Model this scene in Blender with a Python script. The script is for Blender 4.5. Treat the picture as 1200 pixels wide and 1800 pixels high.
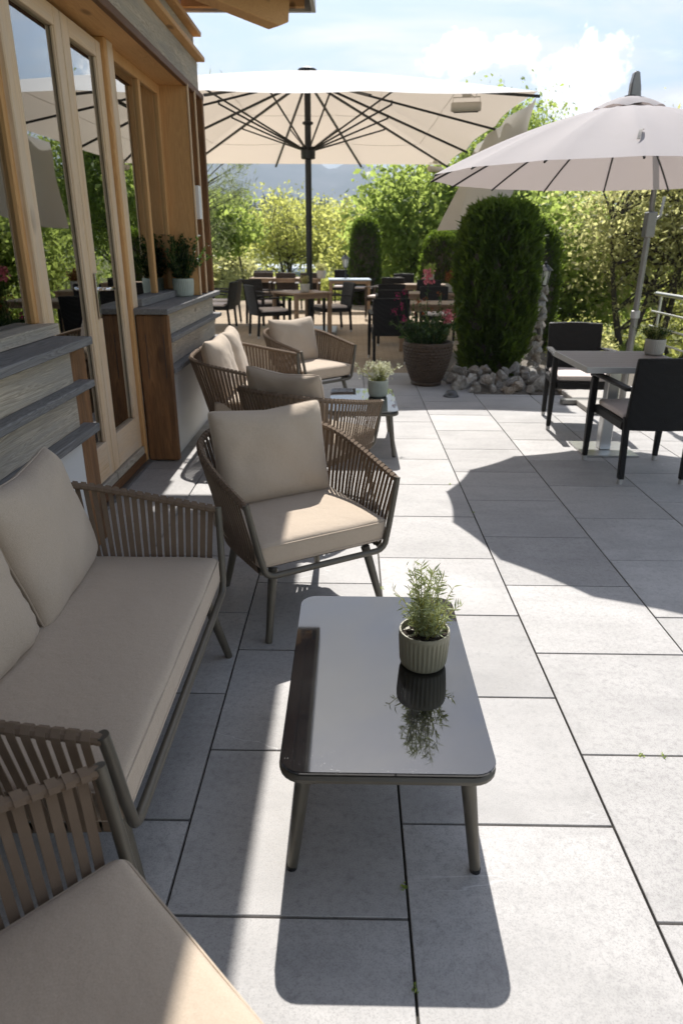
import bpy, bmesh, math, random
import numpy as np
from mathutils import Vector, Matrix, noise
R = math.radians
sc = bpy.context.scene
for o in list(bpy.data.objects): bpy.data.objects.remove(o)
COL = sc.collection

# ---------------------------------------------------------------- camera, sky, sun, exposure
cd = bpy.data.cameras.new('camera'); cam = bpy.data.objects.new('camera', cd); COL.objects.link(cam)
Fv = Vector((-0.01107176, 0.93035053, -0.36650416)); Rv = Vector((0.99988516, 0.01409384, 0.0055708)); Uv = Rv.cross(Fv)
cam.matrix_world = Matrix(((Rv.x, Uv.x, -Fv.x, 0), (Rv.y, Uv.y, -Fv.y, 0), (Rv.z, Uv.z, -Fv.z, 1.5333), (0, 0, 0, 1)))
cd.sensor_fit = 'VERTICAL'; cd.sensor_height = 36; cd.lens = 24.0
cd.clip_start = .05; cd.clip_end = 20000
cd.dof.use_dof = True; cd.dof.focus_distance = 2.3; cd.dof.aperture_fstop = 4.2
sc.camera = cam
SUN = Vector((-.02, .8, 1)).normalized()          # towards the sun
sun_el = math.asin(SUN.z); sun_az = math.atan2(SUN.x, SUN.y)
sd = bpy.data.lights.new('sun', 'SUN'); sd.energy = 5.0; sd.angle = R(.53); sd.color = (1, .968, .925)
so = bpy.data.objects.new('sun', sd); COL.objects.link(so); so.rotation_euler = SUN.to_track_quat('Z', 'Y').to_euler()
w = bpy.data.worlds.new('World'); sc.world = w; w.use_nodes = True
nt = w.node_tree; nt.nodes.clear()
def wn(t, **k):
    n = nt.nodes.new(t)
    for a, v in k.items(): setattr(n, a, v)
    return n
sky = wn('ShaderNodeTexSky', sky_type='NISHITA', sun_disc=False, sun_elevation=sun_el, sun_rotation=sun_az)
sky.air_density = 1.0; sky.dust_density = 1.2; sky.ozone_density = 1.6; sky.altitude = 600
tc = wn('ShaderNodeTexCoord'); sep = wn('ShaderNodeSeparateXYZ'); nt.links.new(tc.outputs['Generated'], sep.inputs[0])
def wmath(op, a, b=None, c=None):
    n = wn('ShaderNodeMath', operation=op)
    for i, v in enumerate((a, b, c)):
        if v is None: continue
        if isinstance(v, (int, float)): n.inputs[i].default_value = v
        else: nt.links.new(v, n.inputs[i])
    return n.outputs[0]
zz = wmath('ADD', wmath('MAXIMUM', sep.outputs['Z'], 0), .18)
comb = wn('ShaderNodeCombineXYZ')
nt.links.new(wmath('DIVIDE', sep.outputs['X'], zz), comb.inputs[0]); nt.links.new(wmath('DIVIDE', sep.outputs['Y'], zz), comb.inputs[1])
def wnoise(vec, scale, detail, rough=.55, dist=0.):
    n = wn('ShaderNodeTexNoise'); n.inputs['Scale'].default_value = scale; n.inputs['Detail'].default_value = detail
    n.inputs['Roughness'].default_value = rough; n.inputs['Distortion'].default_value = dist; nt.links.new(vec, n.inputs['Vector']); return n.outputs['Fac']
def wramp(f, lo, hi, a=0., b=1.):
    n = wn('ShaderNodeMapRange', interpolation_type='SMOOTHSTEP'); n.inputs[1].default_value = lo; n.inputs[2].default_value = hi
    n.inputs[3].default_value = a; n.inputs[4].default_value = b; nt.links.new(f, n.inputs[0]); return n.outputs[0]
cir = wramp(wnoise(comb.outputs[0], 1.1, 5, .62, .9), .36, .64, .10, .88)        # thin high veil over the whole sky
puff = wramp(wnoise(comb.outputs[0], 2.3, 5, .58, .2), .56, .72, 0, .9)         # scattered cumulus everywhere
fine = wnoise(tc.outputs['Generated'], 26, 5, .62); fine2 = wnoise(tc.outputs['Generated'], 9, 4, .6)
cum = None
for d, rad, flat in (((.140, .9643, .2145), .060, 2.2), ((.180, .965, .2145), .042, 2.0), ((.278, .9449, .195), .046, 1.4), ((.248, .9554, .1785), .052, 1.7), ((.270, .9554, .152), .04, 1.6), ((-.62, .70, .36), .12, 1.8)):
    sub = wn('ShaderNodeVectorMath', operation='SUBTRACT'); nt.links.new(tc.outputs['Generated'], sub.inputs[0]); sub.inputs[1].default_value = d
    sca = wn('ShaderNodeVectorMath', operation='MULTIPLY'); nt.links.new(sub.outputs[0], sca.inputs[0]); sca.inputs[1].default_value = (1, .3, flat)
    ln = wn('ShaderNodeVectorMath', operation='LENGTH'); nt.links.new(sca.outputs[0], ln.inputs[0])
    v = wmath('SUBTRACT', 1.0, wmath('DIVIDE', ln.outputs['Value'], rad))
    cum = v if cum is None else wmath('MAXIMUM', cum, v)
cumf = wramp(wmath('ADD', cum, wmath('ADD', wmath('MULTIPLY', wmath('SUBTRACT', fine, .5), 2.6), wmath('MULTIPLY', wmath('SUBTRACT', fine2, .5), 1.4))), .16, .40, 0, .96)
m1 = wn('ShaderNodeMix', data_type='RGBA'); nt.links.new(cir, m1.inputs[0]); nt.links.new(sky.outputs[0], m1.inputs[6]); bw = wn('ShaderNodeRGBToBW'); nt.links.new(sky.outputs[0], bw.inputs[0]); vs_ = wn('ShaderNodeVectorMath', operation='SCALE'); vs_.inputs[0].default_value = (1.33, 1.30, 1.26); nt.links.new(bw.outputs[0], vs_.inputs['Scale']); nt.links.new(vs_.outputs[0], m1.inputs[7])
m2 = wn('ShaderNodeMix', data_type='RGBA'); nt.links.new(wmath('MAXIMUM', wmath('MULTIPLY', puff, 0.7), cumf), m2.inputs[0]); nt.links.new(m1.outputs[2], m2.inputs[6]); m2.inputs[7].default_value = (12.0, 11.9, 11.6, 1)
bg = wn('ShaderNodeBackground'); bg.inputs[1].default_value = .126; nt.links.new(m2.outputs[2], bg.inputs[0])
wo = wn('ShaderNodeOutputWorld'); nt.links.new(bg.outputs[0], wo.inputs[0])
sc.view_settings.view_transform = 'Standard'; sc.view_settings.look = 'None'; sc.view_settings.exposure = .84; sc.view_settings.gamma = 1
sc.render.engine = 'CYCLES'
cy = sc.cycles; cy.use_denoising = True; cy.max_bounces = 8; cy.transparent_max_bounces = 12; cy.diffuse_bounces = 5; cy.glossy_bounces = 3; cy.transmission_bounces = 3; cy.transparent_max_bounces = 8; cy.use_adaptive_sampling = True; cy.adaptive_threshold = .015; w.cycles.sampling_method = 'MANUAL'; w.cycles.sample_map_resolution = 512
cy.caustics_reflective = False; cy.caustics_refractive = False; cy.sample_clamp_indirect = 6

# ---------------------------------------------------------------- materials
MAT = {}
class NT:
    def __init__(s, name):
        s.m = bpy.data.materials.new(name); s.m.use_nodes = True; s.t = s.m.node_tree
        s.p = s.t.nodes['Principled BSDF']; s.out = s.t.nodes['Material Output']; MAT[name] = s.m
    def n(s, ty, ins=None, **k):
        n = s.t.nodes.new(ty)
        for a, v in k.items(): setattr(n, a, v)
        for a, v in (ins or {}).items(): s.put(n.inputs[a], v)
        return n
    def put(s, sock, v):
        if isinstance(v, bpy.types.NodeSocket): s.t.links.new(v, sock)
        elif isinstance(v, tuple) and len(v) == 3 and sock.type == 'RGBA': sock.default_value = (*v, 1)
        elif isinstance(v, (int, float)) and sock.type == 'RGBA': sock.default_value = (v, v, v, 1)
        else: sock.default_value = v
    def co(s, stretch=(1, 1, 1), kind='Object', rnd=0.):
        c = s.n('ShaderNodeTexCoord').outputs[kind]
        if rnd:
            oi = s.n('ShaderNodeObjectInfo'); mu = s.n('ShaderNodeMath', {0: oi.outputs['Random'], 1: rnd}, operation='MULTIPLY')
            c = s.n('ShaderNodeVectorMath', {0: c, 1: mu.outputs[0]}, operation='ADD').outputs[0]
        return s.n('ShaderNodeMapping', {'Vector': c, 'Scale': stretch}).outputs[0]
    def noise(s, vec, scale, detail=4, rough=.55, dist=0.):
        return s.n('ShaderNodeTexNoise', {'Vector': vec, 'Scale': scale, 'Detail': detail, 'Roughness': rough, 'Distortion': dist}).outputs['Fac']
    def ramp(s, f, *stops):
        n = s.n('ShaderNodeValToRGB', {'Fac': f}); e = n.color_ramp.elements
        while len(e) < len(stops): e.new(.5)
        for i, (p, c) in enumerate(stops): e[i].position = p; e[i].color = (*c, 1) if isinstance(c, tuple) else (c, c, c, 1)
        return n.outputs['Color']
    def mix(s, f, a, b, blend='MIX'):
        n = s.n('ShaderNodeMix', data_type='RGBA', blend_type=blend); s.put(n.inputs[0], f); s.put(n.inputs[6], a); s.put(n.inputs[7], b); return n.outputs[2]
    def math(s, op, a, b=0.): return s.n('ShaderNodeMath', {0: a, 1: b}, operation=op).outputs[0]
    def bump(s, h, strength=.3, dist=.01, prev=None):
        ins = {'Height': h, 'Strength': strength, 'Distance': dist}
        if prev is not None: ins['Normal'] = prev
        return s.n('ShaderNodeBump', ins).outputs[0]
    def set(s, **k):
        for a, v in k.items(): s.put(s.p.inputs[{'base': 'Base Color', 'rough': 'Roughness', 'metal': 'Metallic', 'normal': 'Normal', 'spec': 'Specular IOR Level', 'ior': 'IOR', 'coat': 'Coat Weight', 'coatr': 'Coat Roughness', 'sheen': 'Sheen Weight', 'trans': 'Transmission Weight', 'alpha': 'Alpha'}[a]], v)
        return s
def plain(name, c1, c2, scale=10, rough=.6, bump=.1, bscale=60, metal=0., stretch=(1, 1, 1), spec=.5, dist=.004, rnd=0.):
    s = NT(name); v = s.co(stretch, rnd=rnd)
    s.set(base=s.mix(s.noise(v, scale, 6), c1, c2), rough=rough, metal=metal, spec=spec)
    if bump: s.set(normal=s.bump(s.noise(v, bscale, 5), bump, dist))
    return s.m
def wood(name, c1, c2, c3, axis, rough=.6, ring=14, bump=.35, knots=True, weather=None):
    s = NT(name); st = [9, 9, 9]; st['XYZ'.index(axis)] = .55
    v = s.co(tuple(st)); wv = s.noise(v, 1.6, 3, .5, 1.2)
    rings = s.n('ShaderNodeMath', {0: s.math('MULTIPLY', wv, ring)}, operation='FRACT').outputs[0]
    st2 = [120, 120, 120]; st2['XYZ'.index(axis)] = 3
    fib = s.noise(s.co(tuple(st2)), 1.0, 4, .6); big = s.noise(s.co(), 2.2, 4, .6)
    c = s.mix(s.ramp(rings, (0, 0.), (.75, 1.), (1, .15)), c1, c2)
    c = s.mix(s.ramp(fib, (.3, 0.), (.75, 1.)), c, c3); c = s.mix(s.ramp(big, (.35, 0.), (.75, .6)), c, c3)
    if knots:
        vo = s.n('ShaderNodeTexVoronoi', {'Vector': s.co(tuple(3.2 if a != axis else 1.4 for a in 'XYZ')), 'Scale': 1.}).outputs['Distance']
        c = s.mix(s.ramp(vo, (.0, 1.), (.07, .7), (.11, 0.)), c, tuple(x * .35 for x in c1))
    if weather: c = s.mix(s.ramp(s.noise(s.co(tuple(1 if a != axis else .12 for a in 'XYZ')), 11, 6, .65), (.42, 0.), (.64, .8)), c, weather)
    s.set(base=c, rough=rough, spec=.3, normal=s.bump(fib, bump, .004, s.bump(rings, bump * .5, .002)))
    return s.m
def fabric(name, c1, c2, fine=900., bump=.25, rough=.85):
    s = NT(name); v = s.co()
    wa = s.n('ShaderNodeTexWave', {'Vector': v, 'Scale': fine / 6.28}, bands_direction='X').outputs['Fac']
    wb = s.n('ShaderNodeTexWave', {'Vector': v, 'Scale': fine / 6.28}, bands_direction='Y').outputs['Fac']
    thr = s.noise(v, 380, 3); big = s.noise(v, 3.5, 4)
    s.set(base=s.mix(s.ramp(thr, (.3, 0.), (.7, 1.)), s.mix(big, c1, c2), tuple(min(1, x * 1.12) for x in c2)), rough=rough, spec=.25, sheen=.15,
          normal=s.bump(s.math('ADD', wa, wb), bump, .0006, s.bump(s.noise(v, 9, 6, .62), .4, .016)))
    return s.m
fabric('cushion_fabric', (.405, .33, .25), (.465, .38, .292))
fabric('seat_pad', (.60, .53, .49), (.68, .60, .56))
s = NT('strap'); v = s.co()                                            # ribbed woven belt
rib = s.noise(s.co((1, 1, .03)), 520, 2); s.set(base=s.mix(s.noise(v, 14, 4), (.14, .098, .066), (.205, .148, .102)), rough=.8, spec=.2, normal=s.bump(rib, .35, .001))
plain('metal_taupe', (.095, .085, .066), (.125, .112, .088), 30, .42, .06, 900, metal=.35, dist=.0005)
plain('metal_dark', (.012, .012, .013), (.02, .02, .02), 20, .42, .05, 400, metal=.3, dist=.0005)
plain('metal_pole', (.20, .19, .18), (.26, .25, .235), 20, .38, .05, 400, metal=.6, dist=.0005)
plain('steel', (.52, .52, .51), (.62, .62, .61), 25, .28, .04, 300, metal=.9, stretch=(1, 1, .1), dist=.0005)
plain('alu', (.42, .41, .39), (.50, .49, .47), 25, .45, .05, 300, metal=.35, dist=.0005)
plain('chrome', (.7, .7, .7), (.8, .8, .8), 25, .15, 0, metal=1.)
# near black lacquered glass, some dust
s = NT('black_glass'); v = s.co()
dust = s.n('ShaderNodeTexVoronoi', {'Vector': v, 'Scale': 190.}).outputs['Distance']
dm = s.math('MULTIPLY', s.ramp(dust, (.0, .6), (.05, .5), (.10, 0.)), s.ramp(s.noise(v, 9, 3), (.55, 0.), (.62, 1.)))
film = s.ramp(s.noise(v, 3.5, 7, .65), (.35, 0.), (.8, 1.))
s.set(base=s.mix(dm, s.mix(film, (.006, .006, .007), (.016, .016, .016)), (.32, .31, .27)), rough=s.mix(s.math('MAXIMUM', dm, s.math('MULTIPLY', film, .05)), .025, .6), ior=2.25, spec=.5)
# window glass: reflective, see-through
s = NT('window_glass'); s.t.nodes.remove(s.p)
fr = s.n('ShaderNodeFresnel', {'IOR': 1.62}).outputs[0]
gl = s.n('ShaderNodeBsdfGlossy', {'Color': (.95, .97, .97), 'Roughness': .004}); tr = s.n('ShaderNodeBsdfTransparent', {'Color': (.80, .83, .82)})
mx = s.n('ShaderNodeMixShader', {0: s.math('MINIMUM', s.math('ADD', s.math('MULTIPLY', fr, 2.3), .05), 1.), 1: tr.outputs[0], 2: gl.outputs[0]}); s.t.links.new(mx.outputs[0], s.out.inputs[0])
# terrace slab: pale grey porcelain stone with veins and speckle
s = NT('slab_stone'); v = s.co(rnd=37.); c1 = s.noise(v, 2.0, 7, .62, .7); sp = s.noise(v, 250, 3, .7); sp2 = s.noise(v, 48, 5, .7)
mp = s.co((1.0, 3.6, 1), rnd=37.); mp2 = s.n('ShaderNodeMapping', {'Vector': mp, 'Rotation': (0, 0, .6)}).outputs[0]
streak = s.noise(mp2, 2.2, 6, .6, .4)
vein = s.math('ABSOLUTE', s.math('SUBTRACT', s.noise(mp2, .8, 5, .5, .25), .5)); veinm = s.math('MULTIPLY', s.ramp(vein, (0, 1.), (.0015, .5), (.003, 0.)), s.ramp(s.noise(v, 1.2, 2), (.60, 0.), (.66, 1.)))
base = s.mix(s.ramp(c1, (.25, 0.), (.8, 1.)), (.38, .364, .347), (.53, .508, .486))
base = s.mix(s.ramp(streak, (.45, 0.), (.75, .55)), base, (.30, .29, .28))
base = s.mix(s.ramp(sp2, (.30, .55), (.50, 0.)), base, (.225, .216, .206)); base = s.mix(s.ramp(sp, (.30, .65), (.52, 0.)), base, (.20, .193, .186)); base = s.mix(s.ramp(sp2, (.56, 0.), (.75, .35)), base, (.56, .545, .53))
base = s.mix(s.math('MULTIPLY', veinm, .55), base, (.70, .69, .68))
stn = s.noise(s.co(), .9, 6, .65); base = s.mix(s.ramp(stn, (.5, 0.), (.75, .28)), base, (.27, .26, .245))
oi = s.n('ShaderNodeObjectInfo').outputs['Random']; hv = s.n('ShaderNodeHueSaturation', {'Color': base, 'Value': s.n('ShaderNodeMapRange', {0: oi, 3: .87, 4: 1.07}).outputs[0]}).outputs[0]
s.set(base=hv, rough=s.ramp(sp2, (.3, .5), (.7, .72)), spec=.35, normal=s.bump(sp, .18, .0015, s.bump(c1, .2, .006)))
plain('joint_sand', (.035, .032, .026), (.075, .068, .052), 60, .95, .4, 300)
plain('plaster_white', (.70, .69, .66), (.80, .79, .76), 3, .9, .5, 90, dist=.003)
plain('plaster_pink', (.55, .36, .36), (.62, .42, .42), 3, .9, .4, 90)
wood('larch_z', (.46, .225, .082), (.68, .40, .17), (.60, .345, .145), 'Z')
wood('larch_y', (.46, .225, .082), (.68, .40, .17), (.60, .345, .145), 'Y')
wood('bleached_z', (.52, .33, .165), (.78, .56, .33), (.72, .55, .37), 'Z', weather=(.66, .53, .40))
wood('bleached_y', (.52, .33, .165), (.78, .56, .33), (.72, .55, .37), 'Y', weather=(.66, .53, .40))
wood('brown_z', (.15, .066, .024), (.36, .185, .076), (.25, .12, .047), 'Z', weather=(.10, .052, .026))
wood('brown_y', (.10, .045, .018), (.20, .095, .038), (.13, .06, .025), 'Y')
wood('grey_y', (.20, .16, .115), (.70, .62, .49), (.48, .415, .325), 'Y', rough=.8, bump=1., ring=16, weather=(.33, .305, .265))
wood('slate_y', (.09, .086, .083), (.29, .28, .27), (.18, .175, .17), 'Y', rough=.7, bump=.6, knots=False)
wood('teak_x', (.20, .13, .08), (.34, .235, .155), (.28, .19, .12), 'X', rough=.5, knots=False)
wood('grey_deck_x', (.20, .165, .145), (.30, .255, .23), (.25, .21, .19), 'X', rough=.5, knots=False, bump=.15)
# wicker
def wicker(name, c1, c2):
    s = NT(name); v = s.co(); fine = 560.
    wz = s.n('ShaderNodeTexWave', {'Vector': v, 'Scale': fine / 6.28 / 2, 'Distortion': .6, 'Detail': 1.}, bands_direction='Z').outputs['Fac']
    wx = s.n('ShaderNodeTexWave', {'Vector': v, 'Scale': fine / 6.28 / 3}, bands_direction='X').outputs['Fac']
    wy = s.n('ShaderNodeTexWave', {'Vector': v, 'Scale': fine / 6.28 / 3}, bands_direction='Y').outputs['Fac']
    h = s.math('MULTIPLY', wz, s.math('MAXIMUM', wx, wy))
    s.set(base=s.mix(h, tuple(x * .4 for x in c1), s.mix(s.noise(v, 30, 3), c1, c2)), rough=.55, spec=.35, normal=s.bump(h, .9, .004)); return s.m
wicker('wicker', (.012, .0105, .0095), (.024, .021, .019)); wicker('wicker_brown', (.075, .05, .033), (.12, .085, .058))
# canopies: woven polyester that lets light through
def canopy(name, col, tcol, tr=.5):
    s = NT(name); v = s.co(); n_ = s.noise(v, 2.5, 5, .6); th = s.noise(v, 420, 2)
    s.set(base=s.mix(n_, col, tuple(x * .94 for x in col)), rough=.85, spec=.15, normal=s.bump(th, .15, .001, s.bump(n_, .25, .02)))
    tl = s.n('ShaderNodeBsdfTranslucent', {'Color': tcol}); mx = s.n('ShaderNodeMixShader', {0: tr, 1: s.p.outputs[0], 2: tl.outputs[0]}); s.t.links.new(mx.outputs[0], s.out.inputs[0])
canopy('canopy_cream', (.86, .84, .81), (.70, .59, .48), .34); canopy('canopy_mauve', (.55, .51, .505), (.44, .37, .345), .28); canopy('sail_cloth', (.60, .57, .53), (.52, .46, .39), .4)
# ceramics, soil, stones
plain('pot_olive', (.22, .205, .14), (.27, .25, .175), 12, .45, .1, 200, dist=.001); plain('pot_sage', (.36, .40, .35), (.44, .48, .42), 12, .5, .1, 200, dist=.001); plain('pot_grey', (.36, .34, .30), (.46, .44, .39), 12, .6, .1, 200)
plain('pot_brown', (.022, .013, .008), (.095, .06, .036), 30, .55, .5, 70, spec=.4); plain('soil', (.012, .008, .005), (.05, .033, .02), 90, .95, 1., 140, dist=.01)
plain('bark', (.035, .028, .021), (.10, .08, .06), 18, .9, .9, 60, stretch=(1, 1, .3), dist=.02)
plain('lamp_glass', (.55, .55, .5), (.62, .62, .58), 10, .2, 0); plain('heater_body', (.50, .46, .40), (.56, .52, .46), 10, .5, .05, 200); plain('screen_black', (.01, .01, .01), (.015, .015, .015), 10, .3, 0)
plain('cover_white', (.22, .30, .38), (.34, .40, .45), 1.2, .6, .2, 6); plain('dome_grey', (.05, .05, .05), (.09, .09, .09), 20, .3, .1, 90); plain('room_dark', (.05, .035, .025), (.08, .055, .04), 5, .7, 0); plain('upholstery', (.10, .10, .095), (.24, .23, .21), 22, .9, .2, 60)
plain('concrete', (.36, .335, .30), (.46, .43, .39), 8, .9, .5, 120); plain('paper', (.75, .75, .73), (.8, .8, .78), 6, .7, 0)
s = NT('rock'); v = s.co(rnd=23.); oi = s.n('ShaderNodeObjectInfo').outputs['Random']
rc = s.mix(s.ramp(s.noise(v, 2.2, 6, .65), (.35, 0.), (.65, 1.)), s.ramp(oi, (0, (.40, .29, .19)), (.35, (.30, .27, .23)), (.7, (.52, .46, .38)), (1, (.22, .20, .175))), s.ramp(oi, (0, (.66, .58, .48)), (.5, (.72, .70, .66)), (1, (.48, .46, .43))))
s.set(base=rc, rough=.88, spec=.2, normal=s.bump(s.noise(v, 3.5, 7, .65), .7, .25))
# leaves
def leaf(name, c1, c2, tcol, tr=.5, rough=.5):
    s = NT(name); ge = s.n('ShaderNodeNewGeometry').outputs['Random Per Island']; big = s.noise(s.co(), 1.6, 3)
    col = s.mix(ge, c1, c2); col = s.mix(s.ramp(big, (.35, 0.), (.7, .5)), col, tuple(x * .75 for x in c2))
    s.set(base=col, rough=rough, spec=.3)
    tcv = s.mix(ge, tuple(x * .75 for x in tcol), tcol)
    tl = s.n('ShaderNodeBsdfTranslucent', {'Color': tcv}); mx = s.n('ShaderNodeMixShader', {0: tr, 1: s.p.outputs[0], 2: tl.outputs[0]}); s.t.links.new(mx.outputs[0], s.out.inputs[0])
leaf('leaf_green', (.07, .13, .025), (.15, .22, .05), (.56, .68, .16), .58); leaf('leaf_yellow', (.14, .175, .04), (.24, .26, .075), (.85, .86, .24), .58); leaf('leaf_olive', (.13, .14, .06), (.24, .24, .12), (.82, .80, .34), .58)
leaf('leaf_thuja', (.010, .022, .006), (.045, .075, .015), (.26, .38, .045), .45); leaf('leaf_dark', (.014, .035, .012), (.04, .075, .022), (.10, .18, .03), .4); leaf('leaf_rosemary', (.24, .28, .13), (.44, .48, .27), (.42, .47, .18), .35); leaf('leaf_conifer', (.08, .10, .05), (.15, .17, .09), (.4, .46, .18), .5)
leaf('flower_white', (.62, .62, .42), (.80, .79, .62), (.6, .6, .4), .3); leaf('flower_pink', (.60, .10, .14), (.75, .30, .32), (.7, .2, .22), .35); leaf('flower_magenta', (.22, .012, .06), (.38, .03, .12), (.35, .02, .1), .35); leaf('grass_blade', (.07, .11, .02), (.13, .17, .04), (.25, .32, .06), .45); leaf('leaf_red', (.14, .03, .015), (.22, .07, .02), (.35, .1, .03), .4)
# ground
s = NT('meadow'); v = s.co(); s.set(base=s.mix(s.noise(v, .35, 6), s.mix(s.noise(v, 14, 4), (.05, .075, .018), (.10, .13, .03)), (.17, .165, .06)), rough=.95, spec=.1, normal=s.bump(s.noise(v, 60, 4), .6, .03))
s = NT('brick_paving'); v = s.co()
br = s.n('ShaderNodeTexBrick', {'Vector': v, 'Color1': (.33, .255, .175), 'Color2': (.43, .345, .25), 'Mortar': (.11, .085, .06), 'Scale': 1., 'Mortar Size': .006, 'Mortar Smooth': .3, 'Bias': 0., 'Brick Width': .2, 'Row Height': .1})
s.set(base=s.mix(s.ramp(s.noise(v, 1.1, 6, .65), (.35, 0.), (.8, .5)), s.mix(s.noise(v, 60, 4), br.outputs['Color'], (.38, .30, .21)), (.26, .20, .14)), rough=.9, spec=.2, normal=s.bump(br.outputs['Fac'], -.6, .006, s.bump(s.noise(v, 90, 4), .4, .004)))
plain('gravel_soil', (.10, .085, .065), (.22, .19, .155), 40, .95, 1., 60, dist=.02)
s = NT('mountain_rock'); v = s.co(); s.set(base=s.mix(s.ramp(s.noise(v, .006, 8, .65), (.4, 0.), (.62, 1.)), (.030, .048, .028), (.15, .145, .13)), rough=1., spec=.1)
s = NT('forest_hill_mat'); v = s.co(); s.set(base=s.mix(s.noise(v, .05, 6), (.02, .035, .014), (.05, .065, .025)), rough=1., spec=.1)

# ---------------------------------------------------------------- mesh helpers
class MB:
    def __init__(s): s.v = []; s.f = []
    def add(s, vs, fs):
        k = len(s.v); s.v += [tuple(p) for p in vs]; s.f += [tuple(i + k for i in f) for f in fs]; return s
    def box(s, x0, x1, y0, y1, z0, z1, M=None):
        vs = [Vector(p) for p in ((x0, y0, z0), (x1, y0, z0), (x1, y1, z0), (x0, y1, z0), (x0, y0, z1), (x1, y0, z1), (x1, y1, z1), (x0, y1, z1))]
        if M is not None: vs = [M @ p for p in vs]
        return s.add(vs, [(0, 3, 2, 1), (4, 5, 6, 7), (0, 1, 5, 4), (1, 2, 6, 5), (2, 3, 7, 6), (3, 0, 4, 7)])
    def tube(s, pts, r, n=8, closed=False, flat=None):
        P = [Vector(p) for p in pts]; m = len(P); rr = r if isinstance(r, (list, tuple)) else [r] * m
        vs = []; prev = None
        for i in range(m):
            a = P[i - 1] if (i > 0 or closed) else P[i]; b = P[(i + 1) % m] if (i < m - 1 or closed) else P[i]
            t = (b - a).normalized() if (b - a).length > 1e-9 else Vector((0, 0, 1))
            if prev is None: prev = t.orthogonal().normalized()
            nn = (prev - t * prev.dot(t)); nn = nn.normalized() if nn.length > 1e-6 else t.orthogonal().normalized(); prev = nn; bb = t.cross(nn)
            for k in range(n):
                an = 2 * math.pi * k / n; vs.append(P[i] + (nn * math.cos(an) + bb * math.sin(an)) * rr[i])
        fs = [(i * n + k, i * n + (k + 1) % n, ((i + 1) % m) * n + (k + 1) % n, ((i + 1) % m) * n + k) for i in range(m if closed else m - 1) for k in range(n)]
        if not closed: fs += [tuple(range(n - 1, -1, -1)), tuple((m - 1) * n + k for k in range(n))]
        return s.add(vs, fs)
    def lathe(s, prof, n=24, c=(0, 0, 0), rip=None, caps=True):
        vs = []; m = len(prof)
        for j, (r, z) in enumerate(prof):
            for k in range(n):
                a = 2 * math.pi * k / n; q = r * (rip(a, z, j) if rip else 1); vs.append((c[0] + q * math.cos(a), c[1] + q * math.sin(a), c[2] + z))
        fs = [(j * n + k, j * n + (k + 1) % n, (j + 1) * n + (k + 1) % n, (j + 1) * n + k) for j in range(m - 1) for k in range(n)]
        if caps: fs += [tuple(range(n - 1, -1, -1)), tuple((m - 1) * n + k for k in range(n))]
        return s.add(vs, fs)
    def prism(s, outline, d, M=None):           # outline (list of 3d points) extruded by vector d
        n = len(outline); vs = [Vector(p) for p in outline]; vs += [p + Vector(d) for p in vs]
        if M is not None: vs = [M @ p for p in vs]
        return s.add(vs, [tuple(range(n - 1, -1, -1)), tuple(range(n, 2 * n))] + [(i, (i + 1) % n, (i + 1) % n + n, i + n) for i in range(n)])
    def mesh(s, name, bevel=0., smooth=False, segs=1):
        me = bpy.data.meshes.new(name); me.from_pydata(s.v, [], s.f)
        bm = bmesh.new(); bm.from_mesh(me); bmesh.ops.recalc_face_normals(bm, faces=bm.faces)
        if bevel: bmesh.ops.bevel(bm, geom=[e for e in bm.edges if len(e.link_faces) == 2 and e.calc_face_angle(0) > .6], offset=bevel, segments=segs, affect='EDGES', clamp_overlap=True)
        bm.to_mesh(me); bm.free()
        if smooth: sm(me)
        return me
    def build(s, name, mat, parent=None, bevel=0., smooth=False, segs=1): return ob(name, s.mesh(name, bevel, smooth, segs), mat, parent)
def sm(me, ang=None):
    me.polygons.foreach_set('use_smooth', [True] * len(me.polygons))
    if ang is None: ang = 40
    try: me.set_sharp_from_angle(angle=R(ang))
    except Exception: pass
def ob(name, me, mat, parent=None, loc=None):
    if mat and not me.materials: me.materials.append(MAT[mat])
    o = bpy.data.objects.new(name, me); COL.objects.link(o)
    if parent: o.parent = parent
    if loc: o.location = loc
    return o
def tag(o, label, cat, group=None):
    o['label'] = label; o['category'] = cat
    if group: o['group'] = group
    return o
def kind(o, k='structure'): o['kind'] = k; return o
def empty(name, loc=(0, 0, 0), rz=0., label=None, cat=None, group=None):
    o = bpy.data.objects.new(name, None); COL.objects.link(o); o.location = loc; o.rotation_euler = (0, 0, rz); o.empty_display_size = .1
    if label: tag(o, label, cat, group)
    return o
def copy_tree(o, parent=None):
    c = o.copy(); COL.objects.link(c); c.parent = parent
    for ch in list(o.children): copy_tree(ch, c)
    return c
def place(o, loc, rz, label, group=None):
    o.location = loc; o.rotation_euler = (0, 0, rz); o['label'] = label
    if group: o['group'] = group
    return o
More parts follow.
